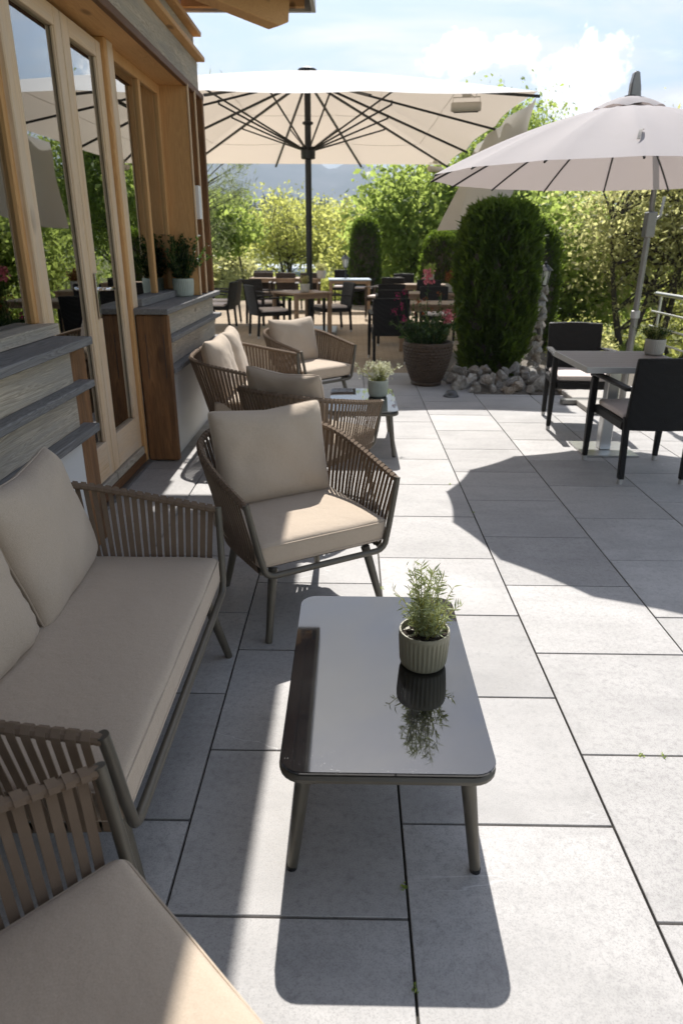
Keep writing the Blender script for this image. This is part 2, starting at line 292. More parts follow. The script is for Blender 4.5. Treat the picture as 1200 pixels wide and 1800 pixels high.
def cat_spline(P, n):                         # Catmull-Rom resample to n points by arc length, returns (points, params)
    P = [Vector(p) for p in P]; out = []; m = len(P)
    for i in range(m - 1):
        p0 = P[i - 1] if i else P[i] * 2 - P[i + 1]; p1, p2 = P[i], P[i + 1]; p3 = P[i + 2] if i + 2 < m else P[i + 1] * 2 - P[i]
        for k in range(12):
            t = k / 12; out.append((i + t, .5 * ((2 * p1) + (p2 - p0) * t + (2 * p0 - 5 * p1 + 4 * p2 - p3) * t * t + (3 * p1 - p0 - 3 * p2 + p3) * t ** 3)))
    out.append((m - 1, P[-1])); L = [0]
    for a, b in zip(out, out[1:]): L.append(L[-1] + (b[1] - a[1]).length)
    res = []; par = []; j = 0
    for k in range(n):
        s_ = L[-1] * k / (n - 1)
        while j < len(L) - 2 and L[j + 1] < s_: j += 1
        f = (s_ - L[j]) / max(1e-9, L[j + 1] - L[j]); res.append(out[j][1].lerp(out[j + 1][1], f)); par.append(out[j][0] + (out[j + 1][0] - out[j][0]) * f)
    return res, par, L[-1]
def spline_at(P, t):
    P = [Vector(p) for p in P]; i = min(int(t), len(P) - 2); t -= i
    p0 = P[i - 1] if i else P[i] * 2 - P[i + 1]; p1, p2 = P[i], P[i + 1]; p3 = P[i + 2] if i + 2 < len(P) else P[i + 1] * 2 - P[i]
    return .5 * ((2 * p1) + (p2 - p0) * t + (2 * p0 - 5 * p1 + 4 * p2 - p3) * t * t + (3 * p1 - p0 - 3 * p2 + p3) * t ** 3)
def rbox(w, d, h, r, k=14, crown=0., edge_soft=0., seed=0):      # soft rounded block centred on the origin, base at z = 0
    def cs(half, r_):
        e = [half - r_ * (1 - math.sin(a)) for a in (0, R(30), R(60), R(90))]
        inner = np.linspace(-(half - r_), half - r_, k).tolist(); return [-x for x in e[::-1][:-1]] + inner + e[1:]
    X, Y, Z = cs(w / 2, r), cs(d / 2, r), cs(h / 2, min(r, h / 2 * .98)); idx = {}; mb = MB(); rz = min(r, h / 2 * .98)
    def vid(x, y, z):
        key = (round(x, 6), round(y, 6), round(z, 6))
        if key in idx: return idx[key]
        ix = max(-w / 2 + r, min(w / 2 - r, x)); iy = max(-d / 2 + r, min(d / 2 - r, y)); iz = max(-h / 2 + rz, min(h / 2 - rz, z)); dv = Vector((x - ix, y - iy, z - iz))
        p = Vector((ix, iy, iz)) + (dv.normalized() * min(r, rz) if dv.length > 1e-9 else dv)
        nx, ny = 2 * p.x / w, 2 * p.y / d; p.z += math.copysign(crown, p.z) * max(0, 1 - nx ** 4) * max(0, 1 - ny ** 4) * (abs(p.z) / (h / 2)) if crown else 0
        if edge_soft:
            p.z += edge_soft * noise.noise(Vector((p.x * 7 + seed, p.y * 7, p.z * 3))); p.x += edge_soft * .6 * noise.noise(Vector((p.y * 9, p.z * 9 + seed, 1))); p.y += edge_soft * .6 * noise.noise(Vector((p.x * 9 + 5, p.z * 9, seed)))
        mb.v.append((p.x, p.y, p.z + h / 2)); idx[key] = len(mb.v) - 1; return idx[key]
    def face(A, B, fn, flip):
        for i in range(len(A) - 1):
            for j in range(len(B) - 1):
                q = [vid(*fn(A[i], B[j])), vid(*fn(A[i + 1], B[j])), vid(*fn(A[i + 1], B[j + 1])), vid(*fn(A[i], B[j + 1]))]
                if len(set(q)) == 4: mb.f.append(tuple(q[::-1] if flip else q))
    for s_ in (1, -1):
        face(X, Y, lambda a, b: (a, b, s_ * h / 2), s_ < 0); face(Y, Z, lambda a, b: (s_ * w / 2, a, b), s_ < 0); face(Z, X, lambda a, b: (b, s_ * d / 2, a), s_ < 0)
    return mb
def rrect(w, d, r, z=0., n=6):
    pts = []
    for cx, cy, a0 in ((w / 2 - r, d / 2 - r, 0), (-w / 2 + r, d / 2 - r, 90), (-w / 2 + r, -d / 2 + r, 180), (w / 2 - r, -d / 2 + r, 270)):
        for k in range(n + 1): a = R(a0 + 90 * k / n); pts.append((cx + r * math.cos(a), cy + r * math.sin(a), z))
    return pts
def pillow(wd, ht, th, n=26, seed=0, slump=.02):                # stands in the XZ plane, thickness along Y, base at z = 0
    mb = MB(); rows = {}
    def pt(i, j, side):
        x = math.sin(math.pi / 2 * (2 * i / n - 1)); y = math.sin(math.pi / 2 * (2 * j / n - 1))
        t = th / 2 * (max(0, 1 - abs(x) ** 4.5) ** .5) * (max(0, 1 - abs(y) ** 4.5) ** .5)
        px = x * wd / 2 * (1 - .022 * (1 - abs(y) ** 2) - .025 * y ** 14); pz = y * ht / 2 * (1 - .02 * (1 - abs(x) ** 2) - .03 * x ** 14)
        ed = max(abs(x), abs(y)); wr = noise.noise(Vector((x * 3.1 + seed, y * 3.1, side * 2.7))) * .010 * (1 - ed ** 6)
        an = math.atan2(y, x); wr += .009 * math.sin(an * 34 + 4 * noise.noise(Vector((x * 2, y * 2, seed)))) * max(0, ed - .68) / .32 * (1 - ed ** 10) * (.4 + noise.noise(Vector((an * 2, seed, 0))))
        pz -= slump * (1 - abs(x)) * max(0, y); dy = side * (t + wr * (t > .002))
        return (px, dy + .012 * noise.noise(Vector((x * 1.3, y * 1.3, seed + 9))), pz + ht / 2)
    def vid(i, j, side):
        if i in (0, n) or j in (0, n): side = 0
        if (i, j, side) not in rows: mb.v.append(pt(i, j, side)); rows[(i, j, side)] = len(mb.v) - 1
        return rows[(i, j, side)]
    for side in (1, -1):
        for i in range(n):
            for j in range(n):
                q = (vid(i, j, side), vid(i + 1, j, side), vid(i + 1, j + 1, side), vid(i, j + 1, side)); mb.f.append(q[::-1] if side > 0 else q)
    edge = [pt(i, 0, 0) for i in range(n)] + [pt(n, j, 0) for j in range(n)] + [pt(n - i, n, 0) for i in range(n)] + [pt(0, n - j, 0) for j in range(n)]
    return mb, edge
def np_mesh(name, V, quads):
    me = bpy.data.meshes.new(name); nv, nq = len(V), len(quads)
    me.vertices.add(nv); me.vertices.foreach_set('co', np.asarray(V, np.float32).ravel())
    me.loops.add(nq * 4); me.loops.foreach_set('vertex_index', np.asarray(quads, np.int32).ravel())
    me.polygons.add(nq); me.polygons.foreach_set('loop_start', np.arange(0, nq * 4, 4, dtype=np.int32)); me.polygons.foreach_set('loop_total', np.full(nq, 4, np.int32))
    me.update(calc_edges=True); me.validate(); return me
def leaf_mesh(name, C, size, rng, aspect=.5, up=.3, axis=None, jitter=.35, axis_mix=.0):
    """rhombic leaves at centres C (n,3); optional growth axis per leaf"""
    n = len(C); d = rng.normal(size=(n, 3)); d[:, 2] += up
    if axis is not None: d = d * (1 - axis_mix) + axis * axis_mix * 1.8
    d /= np.linalg.norm(d, axis=1)[:, None] + 1e-9
    r = rng.normal(size=(n, 3)); sd_ = np.cross(d, r); sd_ /= np.linalg.norm(sd_, axis=1)[:, None] + 1e-9; nn = np.cross(d, sd_)
    L = (size * (1 + jitter * rng.normal(size=n)).clip(.4, 1.9))[:, None]; W = L * aspect
    V = np.stack([C - d * L * .5, C + sd_ * W * .5 + nn * L * .07 - d * L * .05, C + d * L * .5 - nn * L * .06, C - sd_ * W * .5 + nn * L * .07 - d * L * .05], 1).reshape(-1, 3)
    return np_mesh(name, V, np.arange(n * 4).reshape(-1, 4))

# ---------------------------------------------------------------- ground, paving, terrace
def gz(x, y):                                   # lie of the land: level round the terrace, falling away to the right and far off
    d = max(0, x - 4.3); z = -.06 - min(1.6, .30 * d) if d > 0 else -.06
    if y > 22: z -= min(1.2, (y - 22) * .03)
    if x < -7: z -= min(.8, (-7 - x) * .05)
    return z
mb = MB()
xs = sorted(set([-4000, -1500, -500, -200, -90, -50, -30] + list(range(-22, 30)) + [3.9, 4.3, 4.6, 40, 60, 100, 220, 500, 1500, 4000])); ys = sorted(set([-400, -100, -40, -20] + list(range(-10, 45, 1)) + [50, 60, 80, 110, 160, 240, 400, 800, 1600, 4000]))
for y in ys:
    for x in xs: mb.v.append((x, y, gz(x, y) + (.05 * noise.noise(Vector((x * .4, y * .4, 0))) if (x > 5 or y > 23 or x < -8) else 0)))
nx = len(xs); mb.f = [(j * nx + i, j * nx + i + 1, (j + 1) * nx + i + 1, (j + 1) * nx + i) for j in range(len(ys) - 1) for i in range(nx - 1)]
kind(mb.build('ground', 'meadow', smooth=True))
mb = MB(); mb.box(-7, 4.2, 8.76, 20.4, -.05, -.012); kind(mb.build('brick_paving', 'brick_paving'))
ter = MB(); ter.box(-1.5, 3.95, -2.6, 8.755, -.055, -.014); terrace = kind(ter.build('terrace', 'joint_sand'))
cols_x = [-1.643 + .6 * i for i in range(10)]; L = .5873
slab_meshes = {}
def slab(x0, x1, y0, y1):
    g = .0036; w_, d_ = round(x1 - x0 - 2 * g, 3), round(y1 - y0 - 2 * g, 3)
    if w_ < .05 or d_ < .05: return
    if (w_, d_) not in slab_meshes: m_ = MB(); m_.box(-w_ / 2, w_ / 2, -d_ / 2, d_ / 2, -.02, 0); slab_meshes[(w_, d_)] = m_.mesh('slab', bevel=.0014)
    o = ob('slab', slab_meshes[(w_, d_)], 'slab_stone', terrace, ((x0 + x1) / 2, (y0 + y1) / 2, random.uniform(-.0006, .0006)))
random.seed(5)
for i, cx in enumerate(cols_x):
    off = 1.484 if i % 2 == 1 else 1.188
    y = off - L * 7
    while y < 8.75:
        x0, x1 = max(cx, -1.49), min(cx + .6, 3.94); ye = 8.75
        if x0 > 1.0: ye = 7.44 + .02 * (i % 2)
        if x0 > 2.4: ye = 8.0
        y1 = min(y + L, ye)
        if y1 - y > .06 and x1 - x0 > .05: slab(x0, x1, y, y1)
        y += L
# planting bed beside the terrace
kind((lambda m_: (m_.box(1.07, 2.75, 7.5, 10.6, -.013, -.004), m_.box(2.76, 3.94, 8.03, 12, -.013, -.004), m_)[-1])(MB()).build('planting_bed', 'gravel_soil'))

# ---------------------------------------------------------------- the building on the left
B = empty('timber_building', (-1.5, 2.5, 0), 0, 'long timber and glass building with white base along the left edge', 'building')
def bpart(name, mat, parent=None, bevel=.004, *boxes):
    m_ = MB()
    for q in boxes: m_.box(*q)
    o = m_.build(name, mat, None, bevel); o.parent = parent or B; o.matrix_parent_inverse = Matrix.Translation((1.5, -2.5, 0)) if (parent is None or parent == B) else Matrix()
    return o
def bp(name, mat, *boxes, bevel=.004): return bpart(name, mat, None, bevel, *boxes)
def sub(name, mat, parent, *boxes, bevel=.003): return bpart(name, mat, parent, bevel, *boxes)
# low wall, ledges and cladding boards, both sides of the door
bp('wall', 'plaster_white', (-1.62, -1.325, -3, 3.25, -.05, .64), bevel=0); bp('wall', 'plaster_white', (-1.62, -1.318, 4.935, 6.80, -.05, .65), bevel=0)
for y0, y1, s0, e1, en in ((-3, 3.40, -3, 3.25, (0, -.045, -.06)), (4.86, 6.88, 4.932, 6.80, (0, .01, .02))):
    bp('ledge', 'slate_y', (-1.62, -1.262, y0, y1, 1.066, 1.104)); bp('ledge', 'slate_y', (-1.42, -1.260, s0, y1 + en[1], .868, .902)); bp('ledge', 'slate_y', (-1.42, -1.256, s0, y1 + en[2], .648, .688))
    bp('cladding_board', 'grey_y', (-1.42, -1.322, s0, e1, .902, 1.066)); bp('cladding_board', 'grey_y', (-1.42, -1.319, s0, e1, .688, .868))
bp('corner_board', 'brown_z', (-1.60, -1.335, 3.252, 3.47, 0.005, 1.064), bevel=.008)
bp('side_board', 'brown_z', (-1.50, -1.266, 4.885, 4.928, .01, 1.063), bevel=.012)
for x in (-1.44, -1.315): bp('groove', 'room_dark', (x, x + .006, 4.8835, 4.8865, .62, .93), bevel=0)
# door posts, door leaves
ZT = 2.68
def post(y0, y1, z0=1.104, z1=ZT, x0=-1.62, x1=-1.497, m='bleached_z'): return bp('post', m, (x0, x1, y0, y1, z0, z1), bevel=.006)
post(3.43, 3.545, .02); post(4.825, 4.875, .02, m='larch_z'); post(4.877, 4.985, 1.104)
def leaf_door(y0, y1, label, nw=.0):
    ya, yb = y0 + .10 - nw, y1 - .085
    d = bp('door', 'bleached_z', (-1.585, -1.522, y0, y0 + .10 - nw, .14, ZT - .035), (-1.585, -1.522, y1 - .085, y1, .14, ZT - .035)); d['label'] = label
    inv = Matrix.Translation((1.5, -2.5, 0)) @ d.matrix_parent_inverse.inverted() if False else None
    def ds(name, mat, *bx, bevel=.003):
        o = sub(name, mat, d, *bx, bevel=bevel); return o
    ds('rail', 'bleached_y', (-1.584, -1.523, ya + .001, yb - .001, ZT - .125, ZT - .035)); ds('rail', 'bleached_y', (-1.584, -1.520, ya + .001, yb - .001, .145, .37)); ds('rail', 'grey_y', (-1.584, -1.505, y0 + .002, y1 - .002, .085, .139))
    ds('pane', 'window_glass', (-1.553, -1.547, ya - .001, yb + .001, .369, ZT - .124), bevel=0)
    ds('glazing_bead', 'bleached_z', (-1.5465, -1.530, ya + .0005, ya + .010, .371, ZT - .126), (-1.5465, -1.530, yb - .010, yb - .0005, .371, ZT - .126))
    return d
dl = leaf_door(3.555, 4.20, 'left door leaf, lower half hidden behind the ledges', .05); dr = leaf_door(4.212, 4.82, 'right door leaf with metal lever handle')
m_ = MB(); m_.box(-1.515, -1.508, 4.235, 4.27, 1.10, 1.36); m_.tube([(-1.512, 4.252, 1.27), (-1.455, 4.252, 1.27), (-1.448, 4.262, 1.27), (-1.448, 4.36, 1.268)], .011, 10)
h_ = m_.build('handle', 'chrome', dr, .002, True)
bp('threshold', 'brown_y', (-1.60, -1.50, 3.59, 4.87, .022, .083)); bp('threshold_rail', 'metal_pole', (-1.60, -1.475, 3.48, 4.875, -.01, .02), bevel=.002)
# windows
def window(y0, y1, label, mull=()):
    f_ = bp('window', 'larch_z', (-1.59, -1.525, y0, y0 + .06, 1.16, ZT), (-1.59, -1.525, y1 - .06, y1, 1.16, ZT), (-1.592, -1.527, y0 + .06, y1 - .06, ZT - .07, ZT)); f_['label'] = label
    sub('sill', 'grey_y' if y0 < 3 else 'slate_y', f_, (-1.62, -1.44 if y0 < 3 else -1.47, y0, y1, 1.106, 1.158)); ed = [y0 + .06] + [y for y in mull] + [y1 - .06]
    for y in mull: sub('mullion', 'larch_z', f_, (-1.59, -1.525, y - .027, y + .027, 1.16, ZT - .071))
    for a, b_ in zip(ed, ed[1:]): sub('pane', 'window_glass', f_, (-1.553, -1.547, a + (.026 if a in mull else 0) - .001, b_ - (.026 if b_ in mull else 0) + .001, 1.157, ZT - .069), bevel=0)
window(4.99, 6.19, 'two part window right of the door', (5.62,)); window(1.9, 3.455, 'window left of the door above weathered sill', ()); window(.2, 1.895, 'window beside the near sofa', ()); window(-1.6, .195, 'window outside the picture', ())
bp('wall', 'plaster_white', (-1.62, -1.5, -3, -1.61, .64, 3.3), bevel=0)
# return boards at the far end of the glazing
bp('end_board', 'larch_z', (-1.62, -1.315, 6.195, 6.235, 1.106, ZT + .02)); bp('end_board', 'brown_z', (-1.62, -1.305, 6.46, 6.50, 1.106, ZT + .02)); bp('end_board', 'brown_z', (-1.62, -1.30, 6.74, 6.80, 1.106, ZT + .02)); bp('back_panel', 'brown_z', (-1.62, -1.42, 6.236, 6.739, 1.106, ZT + .02))
for y_ in (6.19, 6.455): bp('edge_strip', 'bleached_z', (-1.313, -1.298, y_, y_ + .022, 1.106, ZT + .015))
bp('notice_box', 'paper', (-1.40, -1.30, 6.36, 6.455, 1.72, 1.98), bevel=.002)
# head: larch soffit and grey fascia boards with drip strips
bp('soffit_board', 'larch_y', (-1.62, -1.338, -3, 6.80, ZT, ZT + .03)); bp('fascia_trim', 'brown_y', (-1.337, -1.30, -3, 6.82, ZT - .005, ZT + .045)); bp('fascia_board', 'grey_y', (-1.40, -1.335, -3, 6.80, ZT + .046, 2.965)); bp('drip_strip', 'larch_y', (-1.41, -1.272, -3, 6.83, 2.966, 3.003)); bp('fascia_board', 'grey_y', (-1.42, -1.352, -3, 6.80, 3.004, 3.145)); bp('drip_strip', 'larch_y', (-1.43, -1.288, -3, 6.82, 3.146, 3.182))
bp('upper_wall', 'plaster_pink', (-1.62, -1.40, -3, 6.62, 3.183, 3.62), bevel=0); bp('far_wall', 'plaster_white', (-5.2, -1.621, 6.55, 6.80, -.05, 3.62), bevel=0); bp('near_wall', 'plaster_white', (-5.2, -1.621, -3, -2.8, -.05, 3.62), bevel=0)
# room behind the glass
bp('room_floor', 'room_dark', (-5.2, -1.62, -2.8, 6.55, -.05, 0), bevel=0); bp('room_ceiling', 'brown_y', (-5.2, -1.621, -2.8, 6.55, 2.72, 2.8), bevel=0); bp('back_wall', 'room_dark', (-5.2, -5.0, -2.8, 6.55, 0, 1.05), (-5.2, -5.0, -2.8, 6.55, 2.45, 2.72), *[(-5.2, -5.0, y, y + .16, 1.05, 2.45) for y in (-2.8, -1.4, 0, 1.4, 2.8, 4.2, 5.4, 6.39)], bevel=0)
# roof: hipped overhang on a diagonal beam
RX, RY, RZ = -.32, 6.83, 3.32
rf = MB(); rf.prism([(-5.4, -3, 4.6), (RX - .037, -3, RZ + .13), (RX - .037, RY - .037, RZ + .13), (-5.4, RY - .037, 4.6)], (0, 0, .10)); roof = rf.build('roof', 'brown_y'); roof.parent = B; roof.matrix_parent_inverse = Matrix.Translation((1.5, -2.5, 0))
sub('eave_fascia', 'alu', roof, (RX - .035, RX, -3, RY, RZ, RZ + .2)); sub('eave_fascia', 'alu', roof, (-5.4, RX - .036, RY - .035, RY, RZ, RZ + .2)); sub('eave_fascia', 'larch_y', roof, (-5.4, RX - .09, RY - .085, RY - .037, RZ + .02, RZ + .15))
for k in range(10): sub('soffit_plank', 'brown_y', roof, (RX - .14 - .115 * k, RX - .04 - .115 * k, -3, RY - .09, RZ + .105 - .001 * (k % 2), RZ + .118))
dg = Matrix.Translation((-.62, 6.53, 3.135)) @ Matrix.Rotation(R(225), 4, 'Z') @ Matrix.Rotation(R(-5), 4, 'Y')
m_ = MB(); m_.prism([(-.06, -.075, .05), (.03, -.075, 0), (2.4, -.075, 0), (2.4, -.075, .21), (-.06, -.075, .21)], (0, .15, 0), dg); m_.build('beam', 'larch_y', roof, .006)
#gu = MB(); gu.tube([(RX + .055, -3, RZ + .16), (RX + .055, RY + .03, RZ + .16)], .055, 10); gu.build('gutter', 'alu', roof, 0, True)

# indoor bench seen through the door glass
bn = empty('window_bench', (-3.2, 4.6, 0), 0, 'wooden bench with patterned seat inside behind the glass door', 'bench')
for nm, mt, q in (('backrest', 'larch_y', (-.25, -.2, -1.6, 1.6, .86, .98)), ('rail', 'bleached_y', (-.26, -.19, -1.6, 1.6, 1.02, 1.08)), ('seat', 'upholstery', (-.18, .30, -1.6, 1.6, .40, .52)), ('base', 'brown_y', (-.15, .25, -1.55, 1.55, 0, .40))):
    m_ = MB(); m_.box(*q); m_.build(nm, mt, bn, .006)
for y_ in (-1.5, 0, 1.5): m_ = MB(); m_.box(-.25, -.2, y_ - .04, y_ + .04, 0, 1.02); m_.build('post', 'larch_z', bn, .004)

# ---------------------------------------------------------------- lounge furniture
TOP = [(.345, 0, .60), (.352, -.15, .625), (.356, -.30, .652), (.348, -.45, .682), (.318, -.57, .704), (.25, -.66, .722), (.15, -.712, .732)]
BOT = [(.280, -.015, .302), (.282, -.15, .298), (.282, -.28, .294), (.272, -.40, .290), (.243, -.49, .287), (.19, -.55, .285), (.12, -.582, .284)]
def lounge(name, hw, cat, pillows):
    du = hw - .345; t = empty(name, label='x', cat=cat)
    def full(C, midv):
        r_ = [(u + du, v, z) for u, v, z in C]; mid = [(0, midv, C[-1][2] + .003)] if du < .05 else [(x, midv, C[-1][2] + .003) for x in (du * .8, 0, -du * .8)]
        return r_ + mid + [(-u, v, z) for u, v, z in r_[::-1]]
    top, bot = full(TOP, -.728), full(BOT, -.59)
    railp, par, Ltop = cat_spline(top, 90); n = int(Ltop / .0295)
    nrl = n * 4 + 1; railp, par, Ltop = cat_spline(top, nrl); MB().tube(railp, [.0125 + .0012 * (k % 2) for k in range(nrl)], 8).build('top_rail', 'strap', t, 0, True)
    ring, _, _ = cat_spline(bot, 60)
    fr = MB(); fr.tube(ring, .011, 8)
    U = [(hw, .002, .612), (hw - .012, .006, .55), (hw - .042, .012, .40)] + [(hw - .056 - .05 * (1 - math.cos(R(a))), .015, .345 - .05 * math.sin(R(a))) for a in (0, 22, 45, 68, 90)]
    Uf = U + [(-x, y, z) for x, y, z in U[::-1]]; fr.tube(Uf, .0135, 10)
    for k in range(4): v_ = -.12 - .12 * k; fr.tube([(hw - .07, v_, .297), (-hw + .07, v_, .297)], .008, 6)
    fr.build('frame', 'metal_taupe', t, 0, True)
    sb_ = MB(); sb_.box(-hw + .085, hw - .085, -.53, -.035, .311, .325); sb_.build('seat_deck', 'metal_dark', t)
    for su in (1, -1):
        for (a, b_) in (((hw - .125, -.045, .30), (hw - .065, .022, 0)), ((hw - .145, -.48, .29), (hw - .10, -.54, 0))):
            A = Vector(a); Bv = Vector(b_); A.x *= su; Bv.x *= su; l_ = MB(); l_.tube([A, A.lerp(Bv, .3), A.lerp(Bv, .97), Bv], [.020, .0185, .0145, .0135], 12); l_.build('leg', 'metal_taupe', t, 0, True)
    # one woven belt after another between the seat ring and the top rail
    S, pr, _ = cat_spline(top, n + 2); ctr = Vector((0, -.3, .45))
    for k in range(1, n + 1):
        T_ = S[k]; Bo = spline_at(bot, pr[k]); tan = (S[k + 1] - S[k - 1]).normalized(); axis = (T_ - Bo).normalized(); out = tan.cross(axis)
        if out.dot(Vector((T_.x, T_.y + .3, 0)) if abs(T_.x) < hw - .2 or du < .05 else Vector((T_.x, T_.y * .3, 0))) < 0: out = -out
        jit = random.uniform(-.0015, .0015); W = tan * (.0096 + random.uniform(-.0007, .0007))
        st = [(Bo - out * .013 - axis * .004, -out), (Bo - axis * .0135, -axis), (Bo + out * .0135 + axis * .004, out), (Bo.lerp(T_, .5) + out * .009 + tan * jit, out), (T_ + out * .0145 - axis * .012, out), (T_ + out * .0135 + axis * .006, (out + axis * .7).normalized()), (T_ + axis * .0172, axis), (T_ - out * .0142 + axis * .005, (axis * .7 - out).normalized()), (T_ - out * .0152 - axis * .006, -out)]
        m_ = MB(); vs = []
        for p, nrm in st:
            th = nrm * .0013; vs += [p - W + th, p + W + th, p + W - th, p - W - th]
        fs = [(i * 4 + a, i * 4 + (a + 1) % 4, i * 4 + 4 + (a + 1) % 4, i * 4 + 4 + a) for i in range(len(st) - 1) for a in range(4)] + [(3, 2, 1, 0), tuple(len(vs) - 4 + a for a in range(4))]
        m_.add(vs, fs); m_.build('strap', 'strap', t)
    # seat cushion with piping
    cw, cdp, ch = 2 * hw - .085, .54, .105; cm = rbox(cw, cdp, ch, .026, 14, .012, .004, seed=hw * 10); sc_ = cm.build('seat_cushion', 'cushion_fabric', t, 0, True); sc_.location = (0, -.264, .327)
    for z_ in (.014, ch - .014): pm = MB(); pm.tube(rrect(cw - .004, cdp - .004, .03, z_), .0032, 6, True); pm.build('piping', 'cushion_fabric', sc_, 0, True)
    for i, (u_, wd, ht, th, lean, rz_, v_) in enumerate(pillows):
        pm, edge = pillow(wd, ht, th, 26, i * 3.3 + hw * 7); po = pm.build('back_pillow', 'cushion_fabric', t, 0, True); po.location = (u_, v_, .425); po.rotation_euler = (R(lean), 0, R(rz_))
        e_ = MB(); e_.tube(edge, .003, 5, True); e_.build('piping', 'cushion_fabric', po, 0, True)
    return t
random.seed(11)
def face(o, mid, ang, label, group=None): return place(o, (mid[0], mid[1], 0), R(ang), label, group)
# the chair's local x runs along its front edge, its front looks along -y of the image line: local +y is the front
ch = lounge('lounge_chair', .345, 'armchair', [(0, .55, .435, .155, 15, 0, -.46)])
# local frame used above: u = x, v = y (front +). Rotation: front (0,1) -> world facing
def put_chair(o, mid, facing_deg, label): return place(o, (mid[0], mid[1], 0), R(facing_deg - 90), label, 'rope lounge armchairs')
G_ = 'rope lounge armchairs'
put_chair(ch, (-.0945, 2.576), -59.2, 'woven belt armchair with plump beige pillow behind the near glass table')
c2 = copy_tree(ch); put_chair(c2, (-.09, 4.46), 57, 'woven belt armchair seen from behind, between the two glass tables')
c3 = copy_tree(ch); put_chair(c3, (-.205, 6.56), -46, 'farthest woven belt armchair, sunlit, at the edge of the brick paving')
c4 = copy_tree(ch); put_chair(c4, (-.223, .775), 45.5, 'woven belt armchair cut off by the lower left corner of the picture')
for o in list(c4.children):
    if o.name.startswith('back_pillow'): pass
sf = lounge('lounge_sofa', .635, 'sofa', [(.26, .56, .45, .155, 15, -3, -.46), (-.325, .56, .45, .155, 16, 4, -.45)])
place(sf, (-.492, 1.74, 0), R(-90), 'two seat woven belt sofa in the shade beside the near glass table', 'rope lounge sofas')
s2 = copy_tree(sf); place(s2, (-.478, 5.585, 0), R(-90), 'two seat woven belt sofa farther along the wall, pillows in the sun', 'rope lounge sofas')

def coffee_table():
    t = empty('coffee_table', label='x', cat='coffee table'); w_, d_, h = .525, .87, .368
    g = MB(); g.prism(rrect(w_, d_, .055, h - .008), (0, 0, .008)); g.build('glass_top', 'black_glass', t, .0018, True, 2)
    f_ = MB(); f_.tube(rrect(w_ - .02, d_ - .02, .05, h - .026), .013, 8, True); f_.prism(rrect(w_ - .03, d_ - .03, .045, h - .020), (0, 0, .0115)); f_.build('frame', 'metal_taupe', t, 0, True)
    for sx in (1, -1):
        for sy in (1, -1):
            A = Vector((sx * (w_ / 2 - .062), sy * (d_ / 2 - .10), h - .028)); Bv = Vector((sx * (w_ / 2 - .022), sy * (d_ / 2 - .055), 0))
            l_ = MB(); l_.tube([A, A.lerp(Bv, .3), A.lerp(Bv, .965), Bv], [.021, .0195, .0145, .0135], 12); lo = l_.build('leg', 'metal_taupe', t, 0, True)
            f2 = MB(); f2.lathe([(.0142, 0), (.0142, .012)], 12, (Bv.x, Bv.y, -.0005)); f2.build('foot_cap', 'metal_dark', lo)
    return t
ct = coffee_table(); place(ct, (.10, 1.71, 0), 0, 'black glass coffee table in the foreground with rosemary pot', 'glass coffee tables')
c_ = copy_tree(ct); place(c_, (.10, 5.44, 0), 0, 'black glass coffee table farther back with white flowering pot', 'glass coffee tables')

# ---------------------------------------------------------------- pots and small plants
def pot(name, loc, r, h, mat, label, cat='potted plant', group=None, ribs=36, taper=.9):
    t = empty(name, loc, 0, label, cat, group); n = ribs * 6
    def rip(a, z, j): return 1 + (.022 * math.cos(a * ribs) if .12 * h < z < .86 * h and j < 9 else 0)
    prof = [(r * taper * .82, 0), (r * taper * .95, .02 * h + .003), (r * taper, .08 * h), (r * (taper + .02), .16 * h), (r * (taper + .06), .5 * h), (r * .99, .82 * h), (r, .88 * h), (r * 1.0, .96 * h), (r * .985, h), (r * .93, h), (r * .90, .95 * h), (r * .89, .86 * h)]
    m_ = MB(); m_.lathe(prof, n, rip=rip); m_.build('pot', mat, t, 0, True)
    s_ = MB(); ns = 22
    for j in range(5):
        for k in range(ns): a = 2 * math.pi * k / ns; rr = r * .90 * j / 4; s_.v.append((rr * math.cos(a), rr * math.sin(a), .865 * h + .012 * noise.noise(Vector((rr * 60 * math.cos(a), rr * 60 * math.sin(a), 1)))))
    s_.f = [(j * ns + k, j * ns + (k + 1) % ns, (j + 1) * ns + (k + 1) % ns, (j + 1) * ns + k) for j in range(1, 4) for k in range(ns)] + [tuple(ns + k for k in range(ns))]
    s_.build('soil', 'soil', t, 0, True)
    return t, .86 * h
